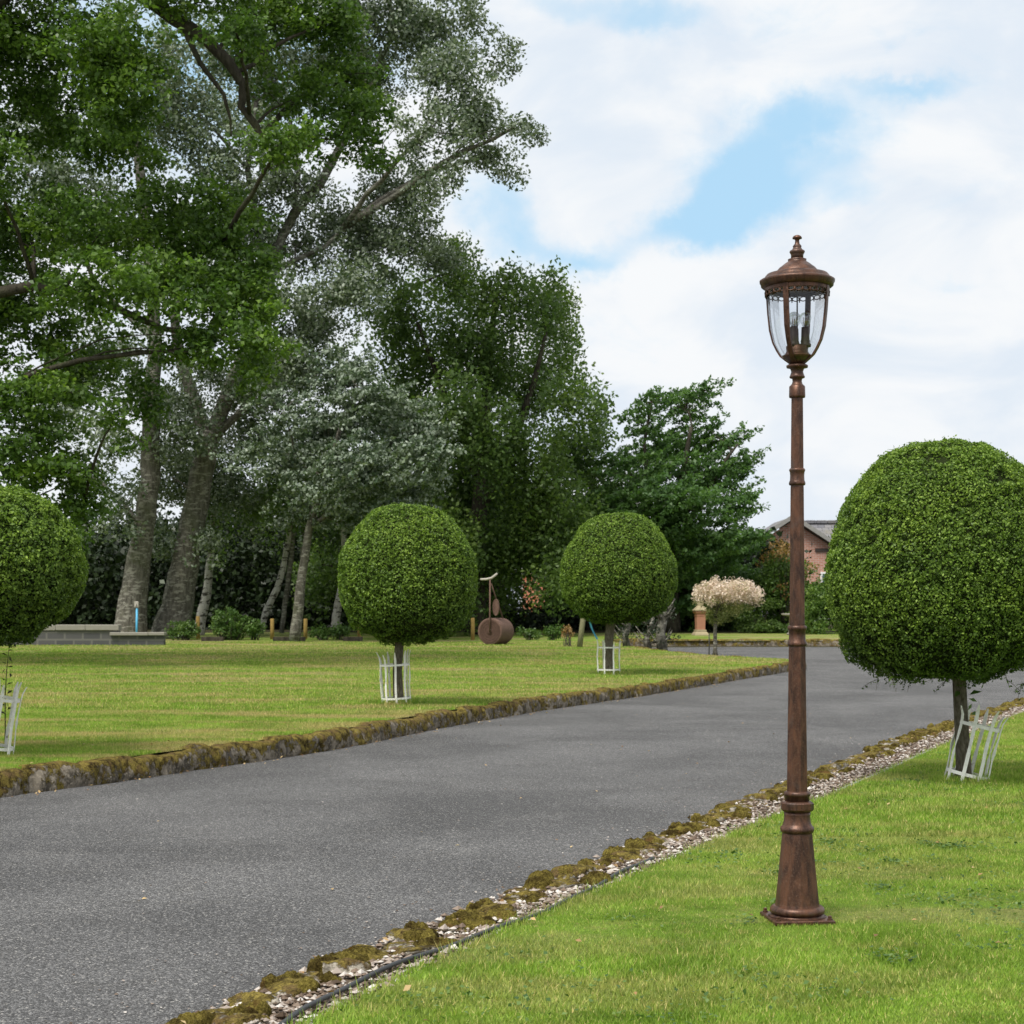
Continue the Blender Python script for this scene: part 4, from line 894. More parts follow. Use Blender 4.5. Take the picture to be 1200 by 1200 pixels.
# ------------------------------------------------------------------ grass and fallen leaves
def blades(name, X, Y, dz, h, wd, label, lean=.5):
    N = len(X); base = np.c_[X, Y, .016 * np.clip(Y - 25, 0, 60) + dz - .004]; th = rng.random(N) * 6.283; hh = h * rng.uniform(.45, 1.3, N); ww = wd * rng.uniform(.7, 1.3, N)
    d = np.c_[np.cos(th), np.sin(th), np.zeros(N)]; l = rng.random(N) * 6.283; ld = np.c_[np.cos(l), np.sin(l), np.zeros(N)] * (lean * hh * rng.random(N))[:, None]
    V = np.stack([base - d * ww[:, None], base + d * ww[:, None], base + ld + UP * hh[:, None]], 1)
    return tag(np_mesh(name, V, 3, M_blade if dz > .05 else M_blade2, None, rng.random(N)), label, 'grass', kind='stuff')
def scatter(N, y0, y1, xl, xr, power=1.0):
    Y = y0 + (y1 - y0) * rng.random(N) ** power; a = np.array([xl(y) for y in Y]); b_ = np.array([xr(y) for y in Y]); X = a + (b_ - a) * rng.random(N); return X, Y
X, Y = scatter(330000, 4.1, 8.5, xRl, lambda y: .36 * y + .3, 1.1)
k = vnoise(np.c_[X, Y, X * 0], 2.2, 4); keep = rng.random(len(X)) < .78 + .35 * k; X, Y = X[keep], Y[keep]
hmul = np.clip(1 + .5 * vnoise(np.c_[X, Y, X * 0], 3.0, 9), .4, 1.7)
e = np.abs(X - np.array([xRl(y) for y in Y])); X = np.where((e < .05) & (rng.random(len(X)) < .5), X - .03, X)
out_ = (np.abs(X - lb.x) < .125) & (np.abs(Y - lb.y) < .125); X, Y, hmul = X[~out_], Y[~out_], hmul[~out_]
blades('grass', X, Y, 0,   .016 * hmul, .0018, 'short mown grass blades of the near lawn round the lamp post', 1.1)
X, Y = scatter(260000, 8.5, 24, xRl, lambda y: .34 * y + .3, 1.25); blades('grass', X, Y, 0, .028, .0034, 'mown grass blades of the near lawn behind the lamp post', 1.0)
X, Y = scatter(330000, 9.0, 18, lambda y: -.36 * y, lambda y: xleft(y) , 1.0); blades('grass', X, Y, .10, .026, .0028, 'mown grass blades of the wide lawn across the drive', .7)
X, Y = scatter(180000, 18, 31, lambda y: -.34 * y, lambda y: xleft(y), 1.0); blades('grass', X, Y, .10, .032, .0055, 'more distant mown grass of the wide lawn across the drive', .7)
X, Y = scatter(110000, 31, 44, lambda y: -.34 * y, lambda y: xleft(y), 1.6); blades('grass', X, Y, .10, .032, .009, 'farthest mown grass of the wide lawn, before the wood edge', .7)
# longer tufts along the near edge of the kerb and lawn edge
def edge_tufts():
    Xs = []; Ys = []
    for s in np.arange(3.6, 20, .012):
        n = int(6 / (1 + .12 * s)); x0 = xRl(s)
        for q in range(max(2, n)): Xs.append(x0 + rng.normal() * .022); Ys.append(s + rng.uniform(-.02, .02))
    X = np.array(Xs); Y = np.array(Ys); blades('grass', X, Y, -.005, .048, .002, 'longer grass fringe overhanging the gravel strip', .9)
edge_tufts()
a = rng.random(1500) * 4; e_ = a % 1 - .5; sd_ = a.astype(int); q_ = .111 + np.abs(rng.normal(size=1500)) * .012
bx = np.where(sd_ == 0, e_ * .22, np.where(sd_ == 1, q_, np.where(sd_ == 2, e_ * .22, -q_))); by = np.where(sd_ == 0, -q_, np.where(sd_ == 1, e_ * .22, np.where(sd_ == 2, q_, e_ * .22)))
blades('grass', lb.x + bx * math.cos(R(6)) - by * math.sin(R(6)), lb.y + bx * math.sin(R(6)) + by * math.cos(R(6)), 0, .015, .0018, 'grass fringe lapping over the edge of the lamp base plate', 1.0)
for (b_, n) in ((b4, 2600), (b1, 1500), (b2, 1500), (b3, 1200)):
    a = rng.random(n) * 6.28; r = .05 + .17 * rng.random(n) ** .6; blades('grass', b_.x + r * np.cos(a), b_.y + r * np.sin(a), b_.z - T(b_.y), .055 * (1 + (b_.y > 15) * .4), .0022 * (1 + (b_.y > 15)), 'longer uncut grass round the foot of a clipped tree', .7)
# clover and small broad-leaved weeds in the near lawn
cc = []
for _ in range(85):
    y = 4.5 + 9 * random.random() ** 1.3; x = random.uniform(xRl(y) + .05, .34 * y); m_ = random.randint(10, 60); sp = random.uniform(.03, .13)
    cc += [(x + random.gauss(0, sp), y + random.gauss(0, sp), .008 + .012 * random.random()) for _ in range(m_)]
cc = np.array(cc); cc = cc[(np.abs(cc[:, 0] - lb.x) > .14) | (np.abs(cc[:, 1] - lb.y) > .14)]
o = np_mesh('clover', leaf_quads(cc, unit(rng.normal(size=cc.shape) * .35 + UP), rng.uniform(.010, .022, len(cc)), .85), 4, M_weed, None, rng.random(len(cc))); tag(o, 'patches of clover and small weeds in the near lawn', 'clover', kind='stuff')
# fallen leaves
LP_ = []
def fl(n, fx, fy, dz):
    for _ in range(n):
        x, y = fx(), fy(); LP_.append((x, y, T(y) + dz))
for _ in range(260):      # along the foot of the kerb
    i = random.randint(60, int(len(left_path) * .62)); p = left_path[i]; q = left_path[i + 1]; t = (q - p) / np.linalg.norm(q - p); n = np.array([t[1], -t[0]]); c = p + n * abs(random.gauss(0, .10)) + n * .01; LP_.append((c[0], c[1], T(c[1]) - .044))
for _ in range(60): y = random.uniform(5, 26); x = random.uniform(xLk(y), xRr(y)); LP_.append((x, y, T(y) - .045))
for _ in range(150): y = random.uniform(4.5, 20); x = random.uniform(xRl(y), .33 * y); LP_.append((x, y, .018))
for _ in range(330): y = random.uniform(9, 40); x = random.uniform(-.33 * y, xleft(y)); LP_.append((x, y, T(y) + .12))
for _ in range(90): y = random.uniform(4, 18); x = xRr(y) + random.uniform(.05, .42); LP_.append((x, y, .02))
P = np.array(LP_); N = len(P); o = np_mesh('fallen_leaves', leaf_quads(P, unit(rng.normal(size=(N, 3)) * .28 + UP), rng.uniform(.012, .032, N), .6), 4, M_deadleaf, None, rng.random(N)); tag(o, 'dry brown leaves scattered over lawns, kerb foot and drive', 'fallen leaves', kind='stuff')
# small loose chippings on the drive
N = 1500; y = rng.uniform(4.5, 26, N); x = np.array([rng.uniform(xLk(a), xRr(a)) for a in y]); edge = rng.random(N) < .65; x = np.where(edge, np.array([xRr(a) for a in y]) - np.abs(rng.normal(size=N)) * .28, x)
o = np_mesh('loose_chippings', leaf_quads(np.c_[x, y, .016 * np.clip(y - 25, 0, 60) - .046], unit(rng.normal(size=(N, 3)) * .15 + UP), rng.uniform(.006, .016, N), .9), 4, M_gravel, None, rng.random(N)); tag(o, 'small pale chippings scattered over the drive', 'chippings', kind='stuff')

# ------------------------------------------------------------------ garden roller
rb = gp(574, 755.5, .10); k = rb.y / F
rol = thing('garden_roller', rb, 'rusty iron garden roller with a tall handle, parked at the back of the wide lawn', 'garden roller', rz=R(-25))
Rr_, Lr = .325, .70
def xdrum(prof, mat, name, smooth=True):
    mb = MB(); mb.lathe(prof, 40, smooth=smooth); mb.v = [(x, z, y + Rr_) for (x, y, z) in mb.v]; mb.f = [tuple(reversed(f)) for f in mb.f]; return mb.build(name, mat, rol)
# hollow drum, axis along local Y
xdrum([(0, Rr_ - .03), (0, Rr_), (.02, Rr_ + .004), (Lr - .02, Rr_ + .004), (Lr, Rr_), (Lr, Rr_ - .03)], M_rust, 'drum')
xdrum([(.05, Rr_ - .035), (-.008, Rr_ - .045), (-.008, Rr_ - .085), (-.002, Rr_ - .09), (-.006, Rr_ - .13), (.0, Rr_ - .14), (-.004, Rr_ - .2), (.0, Rr_ - .21), (-.01, .06), (-.03, .05), (-.03, .01)], M_rustdark, 'end_plate', False)
mb = MB(); mb.tube([(0.02, -.035, Rr_), (.02, -.04, Rr_ * 2 + .05), (.02, -.03, 1.62)], [.022, .019, .019], 8); mb.build('handle_shaft', M_rust, rol)
mb = MB(); mb.tube([(.08, Lr + .02, Rr_), (.10, Lr * .7, Rr_ * 2 + .06), (.07, .2, Rr_ * 2 + .5), (.035, 0, 1.5)], .015, 8); mb.build('handle_shaft', M_rust, rol)
mb = MB(); mb.tube([(-.22, -.08, 1.60), (-.08, -.04, 1.60), (.06, -.02, 1.63), (.20, 0, 1.74)], [.026, .03, .03, .026], 8); mb.build('grip', M_grip, rol)
mb = MB(); vs = []; n = 20
for (dy, sc) in ((-.02, .8), (-.025, 1), (.025, 1), (.02, .8)):
    for i in range(n):
        a_ = 2 * math.pi * i / n; vs.append((.11 + .085 * sc * math.cos(a_), .12 + dy, .93 + .19 * sc * math.sin(a_) * (1 if math.sin(a_) > 0 else 1.15)))
mb.add(vs, [(k_ * n + i, k_ * n + (i + 1) % n, (k_ + 1) * n + (i + 1) % n, (k_ + 1) * n + i) for k_ in range(3) for i in range(n)] + [tuple(range(n - 1, -1, -1)), tuple(3 * n + i for i in range(n))]); mb.build('counterweight', M_rust, rol)

# ------------------------------------------------------------------ posts, wall, ribbon, pedestal ...
def lathe_post(name, px, py0, py1, wpx, label, mat, grp=None, Y=None, lean=0.0, cat='post'):
    Y = Y or gY(py0, .10); k = Y / F; b_ = Vector(((px - CX) * k, Y, T(Y) + .1)); h = (CAMZ + (HY - py1) * k) - b_.z
    mb = MB(); r = wpx * k / 2; mb.tube([(0, 0, -.05), (lean * h * .5, 0, h * .5), (lean * h, 0, h * .97), (lean * h, 0, h)], [r * 1.05, r, r, r * .8], 10, .04); o = mb.build(name, mat, None, b_); return tag(o, label, cat, grp)
PG = 'yellow stakes along the wood edge'
for px, y0, y1, lab in ((166, 745, 723, 'yellow stake behind the end of the low block wall, next to the blue standpipe'), (232, 749, 722, 'yellow stake in front of the short pale birch, among nettles'),
        (319, 749, 725, 'yellow stake beyond the tallest nettles, beside the leaning birch'), (358, 749, 725, 'yellow stake between the thin brown birch and the white-barked birch'),
        (421, 749, 726, 'yellow stake just beyond the edge of the second clipped tree'), (508, 749, 727, 'yellow stake under the crown of the second clipped tree'), (554, 750, 724, 'yellow stake standing beside the drum of the lawn roller')):
    lathe_post('wooden_stake', px, y0, y1, 4.6, lab, M_post, PG)
lathe_post('leaning_post', 679, 758, 712, 6.5, 'grey-green wooden post leaning slightly, with blue ribbon knotted at its top', M_oldpost, None, 40.0, .13)
def ribbon(name, pts, Y, wpx, label):
    V = []; k = Y / F
    for i, (x, y) in enumerate(pts):
        p = at(x, y, Y); t = i / (len(pts) - 1); tw = math.sin(t * 9) * .8; d = Vector((math.cos(tw), math.sin(tw), 0)) * wpx * k / 2; dn = Vector((-math.sin(tw), math.cos(tw), 0)) * .0015
        V += [p - d - dn, p + d - dn, p + d + dn, p - d + dn]
    fs = []
    for j in range(len(pts) - 1):
        for q in range(4): fs.append((j * 4 + q, j * 4 + (q + 1) % 4, j * 4 + 4 + (q + 1) % 4, j * 4 + 4 + q))
    fs += [(3, 2, 1, 0), tuple((len(pts) - 1) * 4 + q for q in range(4))]
    o = MB().add(V, fs).build(name, M_blue); return tag(o, label, 'ribbon')
ribbon('blue_ribbon', [(688, 711), (690, 719), (691, 727), (693, 735), (696, 742), (700, 749)], b3.y - .1, 2.6, 'light blue plastic ribbon hanging from the smallest clipped tree to its guard')
mb = MB(); q = at(684.5, 714, 39.9); mb.tube([q + Vector((-.09, 0, .06)), q + Vector((-.03, -.06, .0)), q + Vector((.04, -.06, -.01)), q + Vector((.10, 0, -.06))], [.02, .035, .035, .015], 6); mb.tube([q + Vector((0, -.07, .05)), q + Vector((.03, -.07, -.12)), q + Vector((.06, -.07, -.16))], [.03, .025, .01], 5)
tag(mb.build('ribbon_knot', M_blue), 'light blue ribbon knotted round the top of the leaning grey post', 'ribbon')
# standpipe
Yp = 42.5; k = Yp / F; b_ = Vector(((160 - CX) * k, Yp, T(Yp) + .1)); sp_ = thing('standpipe', b_, 'thin water standpipe in blue pipe beside the leaning grey poplar, behind the block wall', 'standpipe')
h = CAMZ + (HY - 705) * k - b_.z; mb = MB(); mb.tube([(0, 0, 0), (.01, 0, h * .85)], .028, 8); mb.build('pipe', M_blue, sp_)
mb = MB(); mb.box((0, .0, h * .93), (.10, .08, h * .15), bev=.01); mb.tube([(.0, -.03, h * .93), (.0, -.1, h * .93), (0, -.11, h * .86)], .014, 6); mb.build('tap', M_grip, sp_)
# low block wall in two heights with coping
Yw = 41.6; k = Yw / F; xa = (-420 - CX) * k; xb = (140 - CX) * k; xc = (193 - CX) * k
def zpx(py, Y): return CAMZ + (HY - py) * Y / F
wl = thing('block_wall', ((xa + xb) / 2, Yw, T(Yw) + .05), 'low grey block garden wall topped with pale stone coping at the back of the wide lawn', 'wall')
zb = T(Yw) + .05; z1 = zpx(739, Yw); z2 = zpx(743, Yw)
def wbox(x0, x1, za, zt, d, mat, name, off=0.0, jit=None):
    mb = MB()
    if jit:
        x = x0
        while x < x1 - .05:
            L = min(random.uniform(.55, .95), x1 - x); mb.box((x + L / 2 - wl.location.x, off + random.uniform(-.01, .01), (za + zt) / 2 - zb + random.uniform(-.006, .006)), (L * .985, d, zt - za), bev=.012); x += L
    else: mb.box(((x0 + x1) / 2 - wl.location.x, off, (za + zt) / 2 - zb), (x1 - x0, d, zt - za))
    return mb.build(name, mat, wl)
wbox(xa, xb, zb - .1, z1, .24, M_block, 'wall_face'); wbox(xa, xb + .02, z1 + .002, z1 + .14, .32, M_pale, 'coping', jit=True)
wbox(xb + .004, xc, zb - .1, z2 - .04, .24, M_block, 'wall_face', -.01); wbox(xb - .2, xc + .03, z2 - .036, z2 + .045, .30, M_pale, 'coping', -.06, jit=True)
# timber boards lying at the wood edge
for x0, x1, lab in ((320, 358, 'low weathered timber board at the wood edge between two yellow stakes'), (402, 425, 'short weathered board beside the white-barked birch'), (236, 262, 'mossy board among the nettles')):
    mb = MB(); Yq = 44.6; mb.box((0, 0, .05), ((x1 - x0) * Yq / F, .08, .12), bev=.01); tag(mb.build('timber_board', M_barkd, None, (((x0 + x1) / 2 - CX) * Yq / F, Yq, T(Yq) + .1)), lab, 'board', 'boards along the wood edge')
# terracotta pedestal
Yt = gY(744.5, .10); k = Yt / F
pd = thing('stone_pedestal', (( 820.5 - CX) * k, Yt, T(Yt) + .10), 'terracotta pedestal with a pale sandstone cap and base on the far lawn', 'pedestal', rz=R(8)); K2 = k
def sq(prof, mat, name): mb = MB(); mb.lathe([((744.5 - y) * K2, r * K2) for y, r in prof], 4, smooth=False, rot=R(45)); mb.build(name, mat, pd)
q2 = 1.414
sq([(745, 8.6 * q2), (743.5, 8.4 * q2), (741, 7 * q2), (740, 5.6 * q2), (739.5, 6.2 * q2), (737.8, 6.0 * q2)], M_sand, 'plinth')
sq([(737.7, 4.9 * q2), (736.5, 4.8 * q2), (722.5, 5.2 * q2), (721.8, 5.6 * q2), (720.8, 5.6 * q2), (720.2, 5.2 * q2), (719.5, 5.4 * q2), (718.5, 6.6 * q2), (716.8, 7.2 * q2), (716, 7 * q2)], M_terr, 'shaft')
sq([(715.9, 7.8 * q2), (714.6, 7.9 * q2), (713.9, 6.6 * q2), (711, 4.2 * q2), (710, 3.2 * q2), (703.5, 2.9 * q2), (702.8, 3.2 * q2), (702, 2.6 * q2)], M_sand, 'cap')
# pale stone birdbath mostly behind the lamp post
Yt2 = gY(744.0, .10); k = Yt2 / F; mb = MB(); bb = thing('stone_birdbath', ((928 - CX) * k, Yt2, T(Yt2) + .10), 'pale stone pedestal table half hidden behind the lamp post on the far lawn', 'birdbath')
K3 = k; mb = MB(); mb.lathe([(0, 6 * K3), (2 * K3, 6 * K3), (3 * K3, 4 * K3), (21 * K3, 3.4 * K3), (22 * K3, 5 * K3)], 20); mb.build('column', M_pale, bb); mb = MB(); mb.lathe([(22.1 * K3, 6 * K3), (23 * K3, 12 * K3), (25 * K3, 12.4 * K3), (25.2 * K3, 11 * K3)], 28); mb.build('bowl', M_pale, bb)

# pink standard willow with its stake
wb = gp(838, 768, .10); k = wb.y / F
wil = thing('dwarf_willow', wb, 'small standard willow with a pink and cream leafy head on the lawn tip', 'tree')
mb = MB(); zt = 52 * k; mb.tube([(0, 0, -.04), (0, 0, .12), (.0, 0, zt * .6), (.02, 0, zt)], [.07, .045, .036, .034], 10, .08)
for a in range(26):
    an = a * 2.4; r = random.uniform(.3, .9); mb.tube([(.02, 0, zt * .92), (.02 + .25 * r * math.cos(an), .25 * r * math.sin(an), zt + .12), (.2 + .62 * r * math.cos(an), .6 * r * math.sin(an), zt + .28 + .25 * (1 - r) + .1 * random.random())], [.018, .01, .004], 5)
mb.build('trunk', M_bark, wil)
n = 420; C = []
for _ in range(n):
    an = random.uniform(0, 6.28); r = random.random() ** .45; zc = random.random(); C.append((.27 + .68 * r * math.cos(an) + random.gauss(0, .03), .6 * r * math.sin(an), zt - .06 + .2 * r + .62 * (1 - r * r * .62) * (zc ** .6) + abs(random.gauss(0, .05))))
for _ in range(150):
    an = random.uniform(0, 6.28); h_ = random.random(); C.append((.05 + .22 * h_ + (.12 + .5 * h_) * math.cos(an) * random.random() ** .5, (.10 + .42 * h_) * math.sin(an), zt - .22 + .34 * h_))
C = np.array(C); lower = C[:, 2] < zt + .20; crown_mesh('crown', C[~lower], rng.uniform(.05, .12, (~lower).sum()), 18, .05, M_pink, wil, 1.3, .2, .45)
crown_mesh('lower_foliage', C[lower], rng.uniform(.06, .11, lower.sum()), 12, .042, mat_leaf('cream_green_leaf', (.08, .12, .03), (.22, .26, .09), (.5, .46, .30), transl=.3, clump=4.0), wil, 1.0, .4, .4)
mb = MB(); mb.tube([(0, 0, 0), (0, 0, .45)], .012, 6); b_ = gp(831, 768, .10); tag(mb.build('plant_stake', M_rubber, None, b_), 'thin black stake beside the trunk of the pink willow', 'stake')

# shrubs and hedges on the far side
def shrub(name, label, blobs, Y, mat, leaf=.09, cr=.28, per=34, dens=1.5, group=None, cat='shrub', upb=.4, depth=.6):
    px = sum(b[0] for b in blobs) / len(blobs); root = thing(name, gbase(px, Y), label, cat, group); C, Bi = blob_clumps(blobs, Y, depth, cr, dens, .5)
    C[:, 2] = np.maximum(C[:, 2], T(Y) + .15); mb = MB(); b0 = gbase(px, Y, 0)
    big_ = min(1.0, blobs[0][3] / 25); C = C[C[:, 2] < 99]
    for q in C[rng.choice(len(C), min(14, len(C)), False)]: mb.tube(curve(b0 + Vector((random.uniform(-.3, .3) * big_, random.uniform(-.2, .2) * big_, 0)), q, .1, 4), [.03 * big_, .025 * big_, .018 * big_, .012 * big_, .006 * big_], 5)
    world_child(mb.build('stems', M_barkd), root); world_child(crown_mesh('foliage', C, cr * rng.uniform(.6, 1.3, len(C)), per, leaf, mat, None, .8, upb), root); return root
HG = 'shrubs bordering the far lawn'
shrub('laurel_shrub', 'tall green shrub whose top covers the lower half of the brick gable', [(905, 690, 30, 30), (925, 682, 30, 30), (955, 706, 24, 24), (890, 715, 28, 22), (912, 662, 20, 14), (930, 722, 30, 20), (968, 690, 14, 14)], 53, M_shrub, group=HG)
shrub('copper_shrub', 'orange-tipped shrub showing above the green one in front of the gable', [(915, 645, 20, 12), (948, 668, 12, 8, .6), (897, 655, 12, 10), (918, 690, 12, 10, .5)], 52.6, M_copper, dens=1.0, per=20, group=HG)
shrub('privet_hedge', 'lighter clipped hedge between the lamp post and the largest clipped tree', [(965, 715, 30, 28), (1000, 712, 32, 30), (1040, 715, 35, 30), (1080, 715, 35, 30), (950, 735, 20, 12)], 51.5, M_shrub, group=HG, cat='hedge', dens=1.8)
shrub('privet_hedge', 'long hedge running on behind the largest clipped tree', [(1130, 715, 40, 30), (1190, 715, 40, 30), (1260, 715, 45, 30), (1330, 715, 45, 30), (1400, 712, 45, 32)], 52, M_shrub, group=HG, cat='hedge', dens=1.8)
shrub('dark_shrub', 'dark shrub mass behind the terracotta pedestal', [(790, 715, 32, 28), (820, 700, 32, 32), (850, 720, 28, 25), (780, 690, 25, 25), (870, 728, 20, 16), (750, 720, 28, 28), (720, 725, 25, 22)], 56.0, M_birch, leaf=.1, group=HG, dens=1.8)
shrub('dark_shrub', 'low dark shrub in front of the white car', [(885, 736, 20, 9), (912, 737, 18, 8), (870, 715, 10, 14, .7), (903, 708, 14, 6, .5)], 52.2, M_birch, leaf=.08, cr=.2, group=HG, dens=1.5)
NG = 'nettle clumps along the wood edge'
for px, ry, rx, lab in ((215, 10, 22, 'low nettle clump at the end of the block wall'), (270, 20, 24, 'tallest nettle clump, between the first two yellow stakes beyond the wall'), (300, 11, 14, 'nettle clump in front of the leaning birch'), (378, 7, 14, 'small nettle clump between the birches'), (400, 9, 12, 'nettle clump at the foot of the white-barked birch'), (620, 6, 14, 'low weeds just beyond the roller drum'), (648, 8, 10, 'weeds between the roller and the dead stalk')):
    shrub('nettle_clump', lab, [(px, 746 - ry * .7, rx, ry)], 45.2, M_weed, leaf=.07, cr=.13, per=16, dens=1.6, group=NG, cat='weeds')
shrub('dead_plant', 'small withered brown plant stalk beside the leaning grey post', [(665, 742, 6, 9)], 40.6, M_deadleaf, leaf=.05, cr=.08, per=6, dens=1.2, cat='dead plant')
# gnarled bare stems behind the smallest clipped tree
def gnarl(label, px, Y, ht, wpx):
    k = Y / F; root = thing('gnarled_tree', gbase(px, Y), label, 'tree', 'old ivy-grey stems behind the smallest clipped tree'); mb = MB(); r = wpx * k / 2
    mb.tube([(0, 0, -.1), (-.04, 0, ht * .3), (.06, 0, ht * .65), (.12, .05, ht)], [r * 1.4, r, r * .9, r * .5], 10, .15)
    for a in range(9):
        an = random.uniform(0, 6.28); z = random.uniform(.05, .8) * ht; mb.tube([(0, 0, z), (.2 * math.cos(an), .2 * math.sin(an), z + .12), (.35 * math.cos(an), .3 * math.sin(an), z + .32)], [r * .35, r * .2, r * .08], 5, .2)
    mb.build('trunk', M_bark, root); C = np.array([(random.gauss(0, .22), random.gauss(0, .2), random.uniform(.1, ht * 1.1)) for _ in range(26)]); crown_mesh('ivy', C, rng.uniform(.08, .16, 26), 14, .05, M_wood, root, 1, .3)
gnarl('slender ivy-covered stem directly behind the smallest clipped tree', 735, 40.5, .95, 7)
gnarl('grey knobbly stump between two stems behind the smallest clipped tree', 760, 39.5, .75, 7)
gnarl('thickest gnarled grey stem, leaning outward beyond the smallest clipped tree', 776, 39, 1.35, 11)

# ------------------------------------------------------------------ houses and car beyond
Yh = 72.0; k = Yh / F; hb = Vector(((928 - CX) * k, Yh, T(Yh) + .05)); hs_ = thing('brick_house', hb, 'red brick house with a gable and grey slate roof showing over the shrubs', 'house')
ap = zpx(609, Yh) - hb.z; hwid = 4.0; slope = math.tan(R(33)); ev = ap - hwid * slope; dep = 5.0
mb = MB(); mb.add([(-hwid, 0, 0), (hwid, 0, 0), (hwid, 0, ev), (0, 0, ap - .06), (-hwid, 0, ev), (-hwid, dep, 0), (hwid, dep, 0), (hwid, dep, ev), (0, dep, ap - .06), (-hwid, dep, ev)], [(0, 1, 2, 3, 4), (0, 4, 9, 5), (1, 6, 7, 2)])
mb.add([(hwid + .002, .9, 0), (hwid + 12, .9, 0), (hwid + 12, .9, ev - .1), (hwid + .002, .9, ev - .1)], [(0, 1, 2, 3)]); mb.build('wall', M_brick, hs_)
mb = MB(); oh = .35
for sx in (-1, 1):
    x1 = sx * (hwid + .35); z1_ = ap - abs(x1) * slope
    vs = [(0, -oh, ap + .03), (x1, -oh, z1_ + .03), (x1, dep, z1_ + .03), (0, dep, ap + .03), (0, -oh, ap + .13), (x1, -oh, z1_ + .13), (x1, dep, z1_ + .13), (0, dep, ap + .13)]
    mb.add(vs, [(0, 1, 2, 3), (4, 7, 6, 5), (0, 4, 5, 1), (1, 5, 6, 2), (2, 6, 7, 3)])
# cross wing roof to the far side, its slope facing the viewer
mb.add([(.4, dep, ap + .12), (hwid + 12, dep, ap + .12), (hwid + 12, .55, ev - .05), (hwid - .2, .55, ev - .05), (hwid + 12, dep, ap + .02), (.4, dep, ap + .02)], [(0, 3, 2, 1), (0, 1, 4, 5)])
mb.add([(.4, dep + .01, ap + .11), (hwid + 12, dep + .01, ap + .11), (hwid + 12, dep * 2, ev - .05), (.4, dep * 2, ev - .05)], [(0, 1, 2, 3)])
mb.build('roof', M_slate, hs_)
mb = MB()
for sx in (-1, 1):
    x1 = sx * (hwid + .38); z1_ = ap - abs(x1) * slope; a = Vector((0, -oh - .04, ap + .02)); b_ = Vector((x1, -oh - .04, z1_ + .02)); mb.add([a, b_, b_ + Vector((0, 0, .2)), a + Vector((0, 0, .2)), a + Vector((0, .035, 0)), b_ + Vector((0, .035, 0)), b_ + Vector((0, .035, .2)), a + Vector((0, .035, .2))], [(0, 1, 2, 3), (4, 7, 6, 5), (3, 2, 6, 7), (0, 4, 5, 1)])
mb.build('bargeboard', M_greystrip, hs_)
mb = MB()
for q in range(30): mb.box((.4 + q * .5 + .25, dep, ap + .17), (.47, .3, .16), bev=.03)
mb.build('ridge_tiles', M_slate, hs_)
mb = MB(); mb.box((1.35, -.03, ap - 1.28), (.75, .05, .14)); mb.build('vent', M_black, hs_)
for x in (-1.8, 1.8):
    mb = MB(); mb.box((x, -.02, 1.5), (1.2, .06, 1.2)); f_ = mb.build('window', M_trim, hs_)
    for dx in (-.28, .28): mb = MB(); mb.box((x + dx, -.06, 1.5), (.48, .02, 1.04)); mb.build('pane', M_wglass, f_)
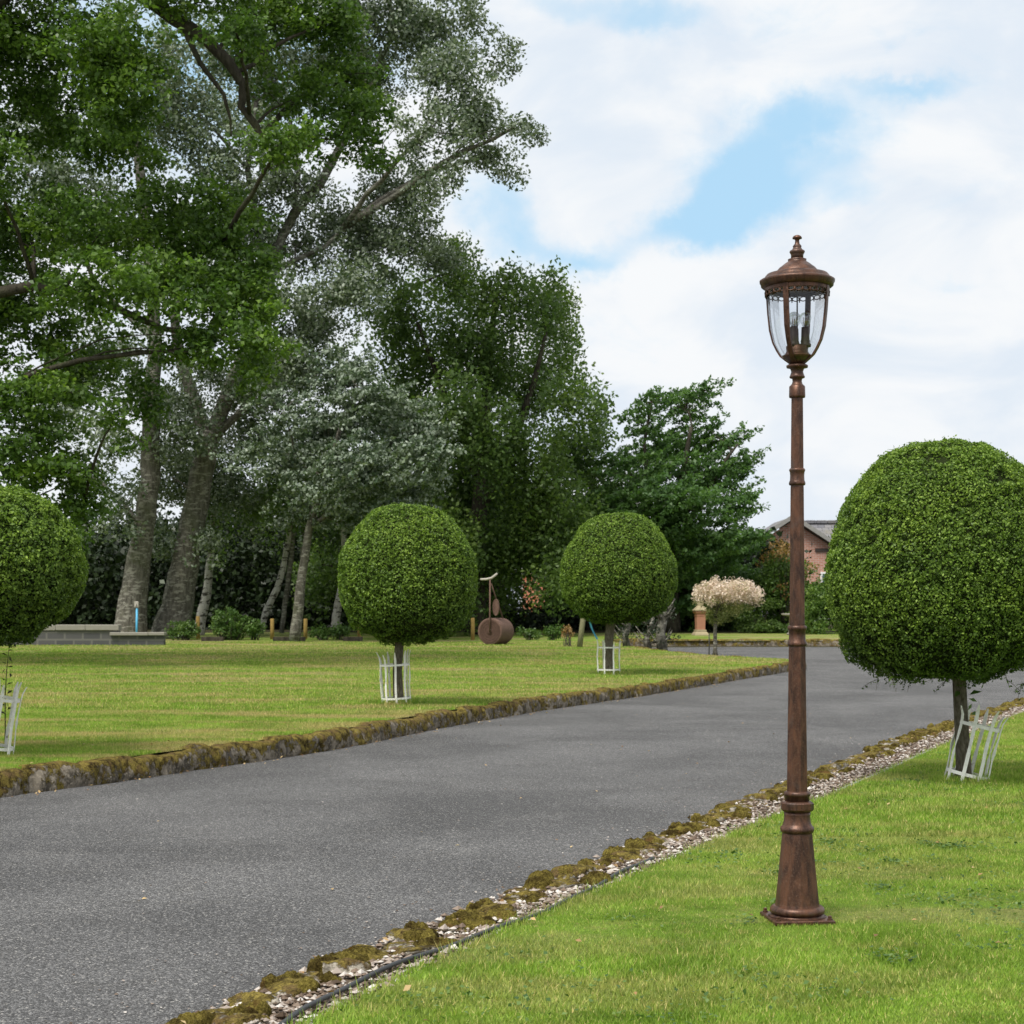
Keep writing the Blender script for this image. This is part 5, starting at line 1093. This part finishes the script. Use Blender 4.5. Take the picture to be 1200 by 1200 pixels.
# orange brick house glimpsed through the wood
Yh2 = 84.0; k = Yh2 / F; hb = Vector(((622 - CX) * k, Yh2, T(Yh2))); h2 = thing('brick_house', hb, 'orange brick house glimpsed through the gap in the dark wood', 'house')
mb = MB(); mb.box((2.4, 2, 2.2), (5.6, 4, 4.4)); mb.build('wall', M_brick2, h2)
mb = MB(); mb.add([(-.7, -.4, 4.4), (5.6, -.4, 4.4), (5.6, 2, 6.2), (-.7, 2, 6.2), (-.7, 4.4, 4.4), (5.6, 4.4, 4.4)], [(0, 1, 2, 3), (3, 2, 5, 4), (0, 3, 4), (1, 5, 2)]); mb.build('roof', M_slate, h2)
mb = MB(); mb.box((-.46, -.02, 2.3), (.1, .1, 4.2)); mb.build('drainpipe', M_trim, h2)
for x, z in ((.1, 2.9), (2.0, 2.9), (3.6, 2.9), (2.0, 1.2)):
    mb = MB(); mb.box((x, -.03, z), (.6, .08, 1.1)); f_ = mb.build('window', M_trim, h2); mb = MB(); mb.box((x, -.08, z), (.46, .03, .96)); mb.build('pane', M_wglass, f_)
mb = MB(); mb.box((-2.4, .6, 1.7), (3.2, .3, 3.4)); wl2 = mb.build('outbuilding_wall', mat_plain('pale_render', (.42, .48, .58), .8), h2)
# white car behind the far shrubs
Yc = 57.0; k = Yc / F; cb = Vector(((902 - CX) * k, Yc, T(Yc) + .1)); car = thing('parked_car', cb, 'white car glimpsed behind the shrubs beside the pink willow', 'car', rz=R(12))
sec = [(-2.0, .35, .62), (-1.95, .35, .80), (-1.2, .32, .92), (-.75, .32, .98), (.7, .32, 1.0), (1.6, .32, .98), (1.95, .35, .9), (2.0, .38, .6)]
vs = []; fs = []
for (x, z0, z1_) in sec:
    for (y, z) in ((-.82, z0), (-.86, (z0 + z1_) / 2), (-.78, z1_), (.78, z1_), (.86, (z0 + z1_) / 2), (.82, z0)): vs.append((x, y, z))
for i in range(len(sec) - 1):
    for j in range(6): fs.append((i * 6 + j, (i + 1) * 6 + j, (i + 1) * 6 + (j + 1) % 6, i * 6 + (j + 1) % 6))
fs += [tuple(range(6)), tuple(reversed([(len(sec) - 1) * 6 + j for j in range(6)]))]
MB().add(vs, fs).build('body', M_carw, car)
vs = []
for (x, z, w_) in ((-1.1, .97, .76), (-.45, 1.42, .62), (1.1, 1.46, .62), (1.75, 1.0, .74)): vs += [(x, -w_, z), (x, w_, z)]
MB().add(vs, [(0, 1, 3, 2), (4, 5, 7, 6), (0, 2, 4, 6), (1, 7, 5, 3), (0, 6, 7, 1)]).build('windows', M_carg, car)
mb = MB(); mb.box((.33, 0, 1.47), (1.55, 1.22, .06), bev=.02); mb.build('car_roof', M_carw, car)
for x in (-1.3, 1.3):
    for y in (-.8, .8):
        mb = MB(); mb.lathe([(-.1, .2), (-.1, .31), (.1, .31), (.1, .2)], 24); mb.v = [(a + x, c + y, b_ + .31) for (a, b_, c) in mb.v]; w_ = mb.build('wheel', M_rubber, car)
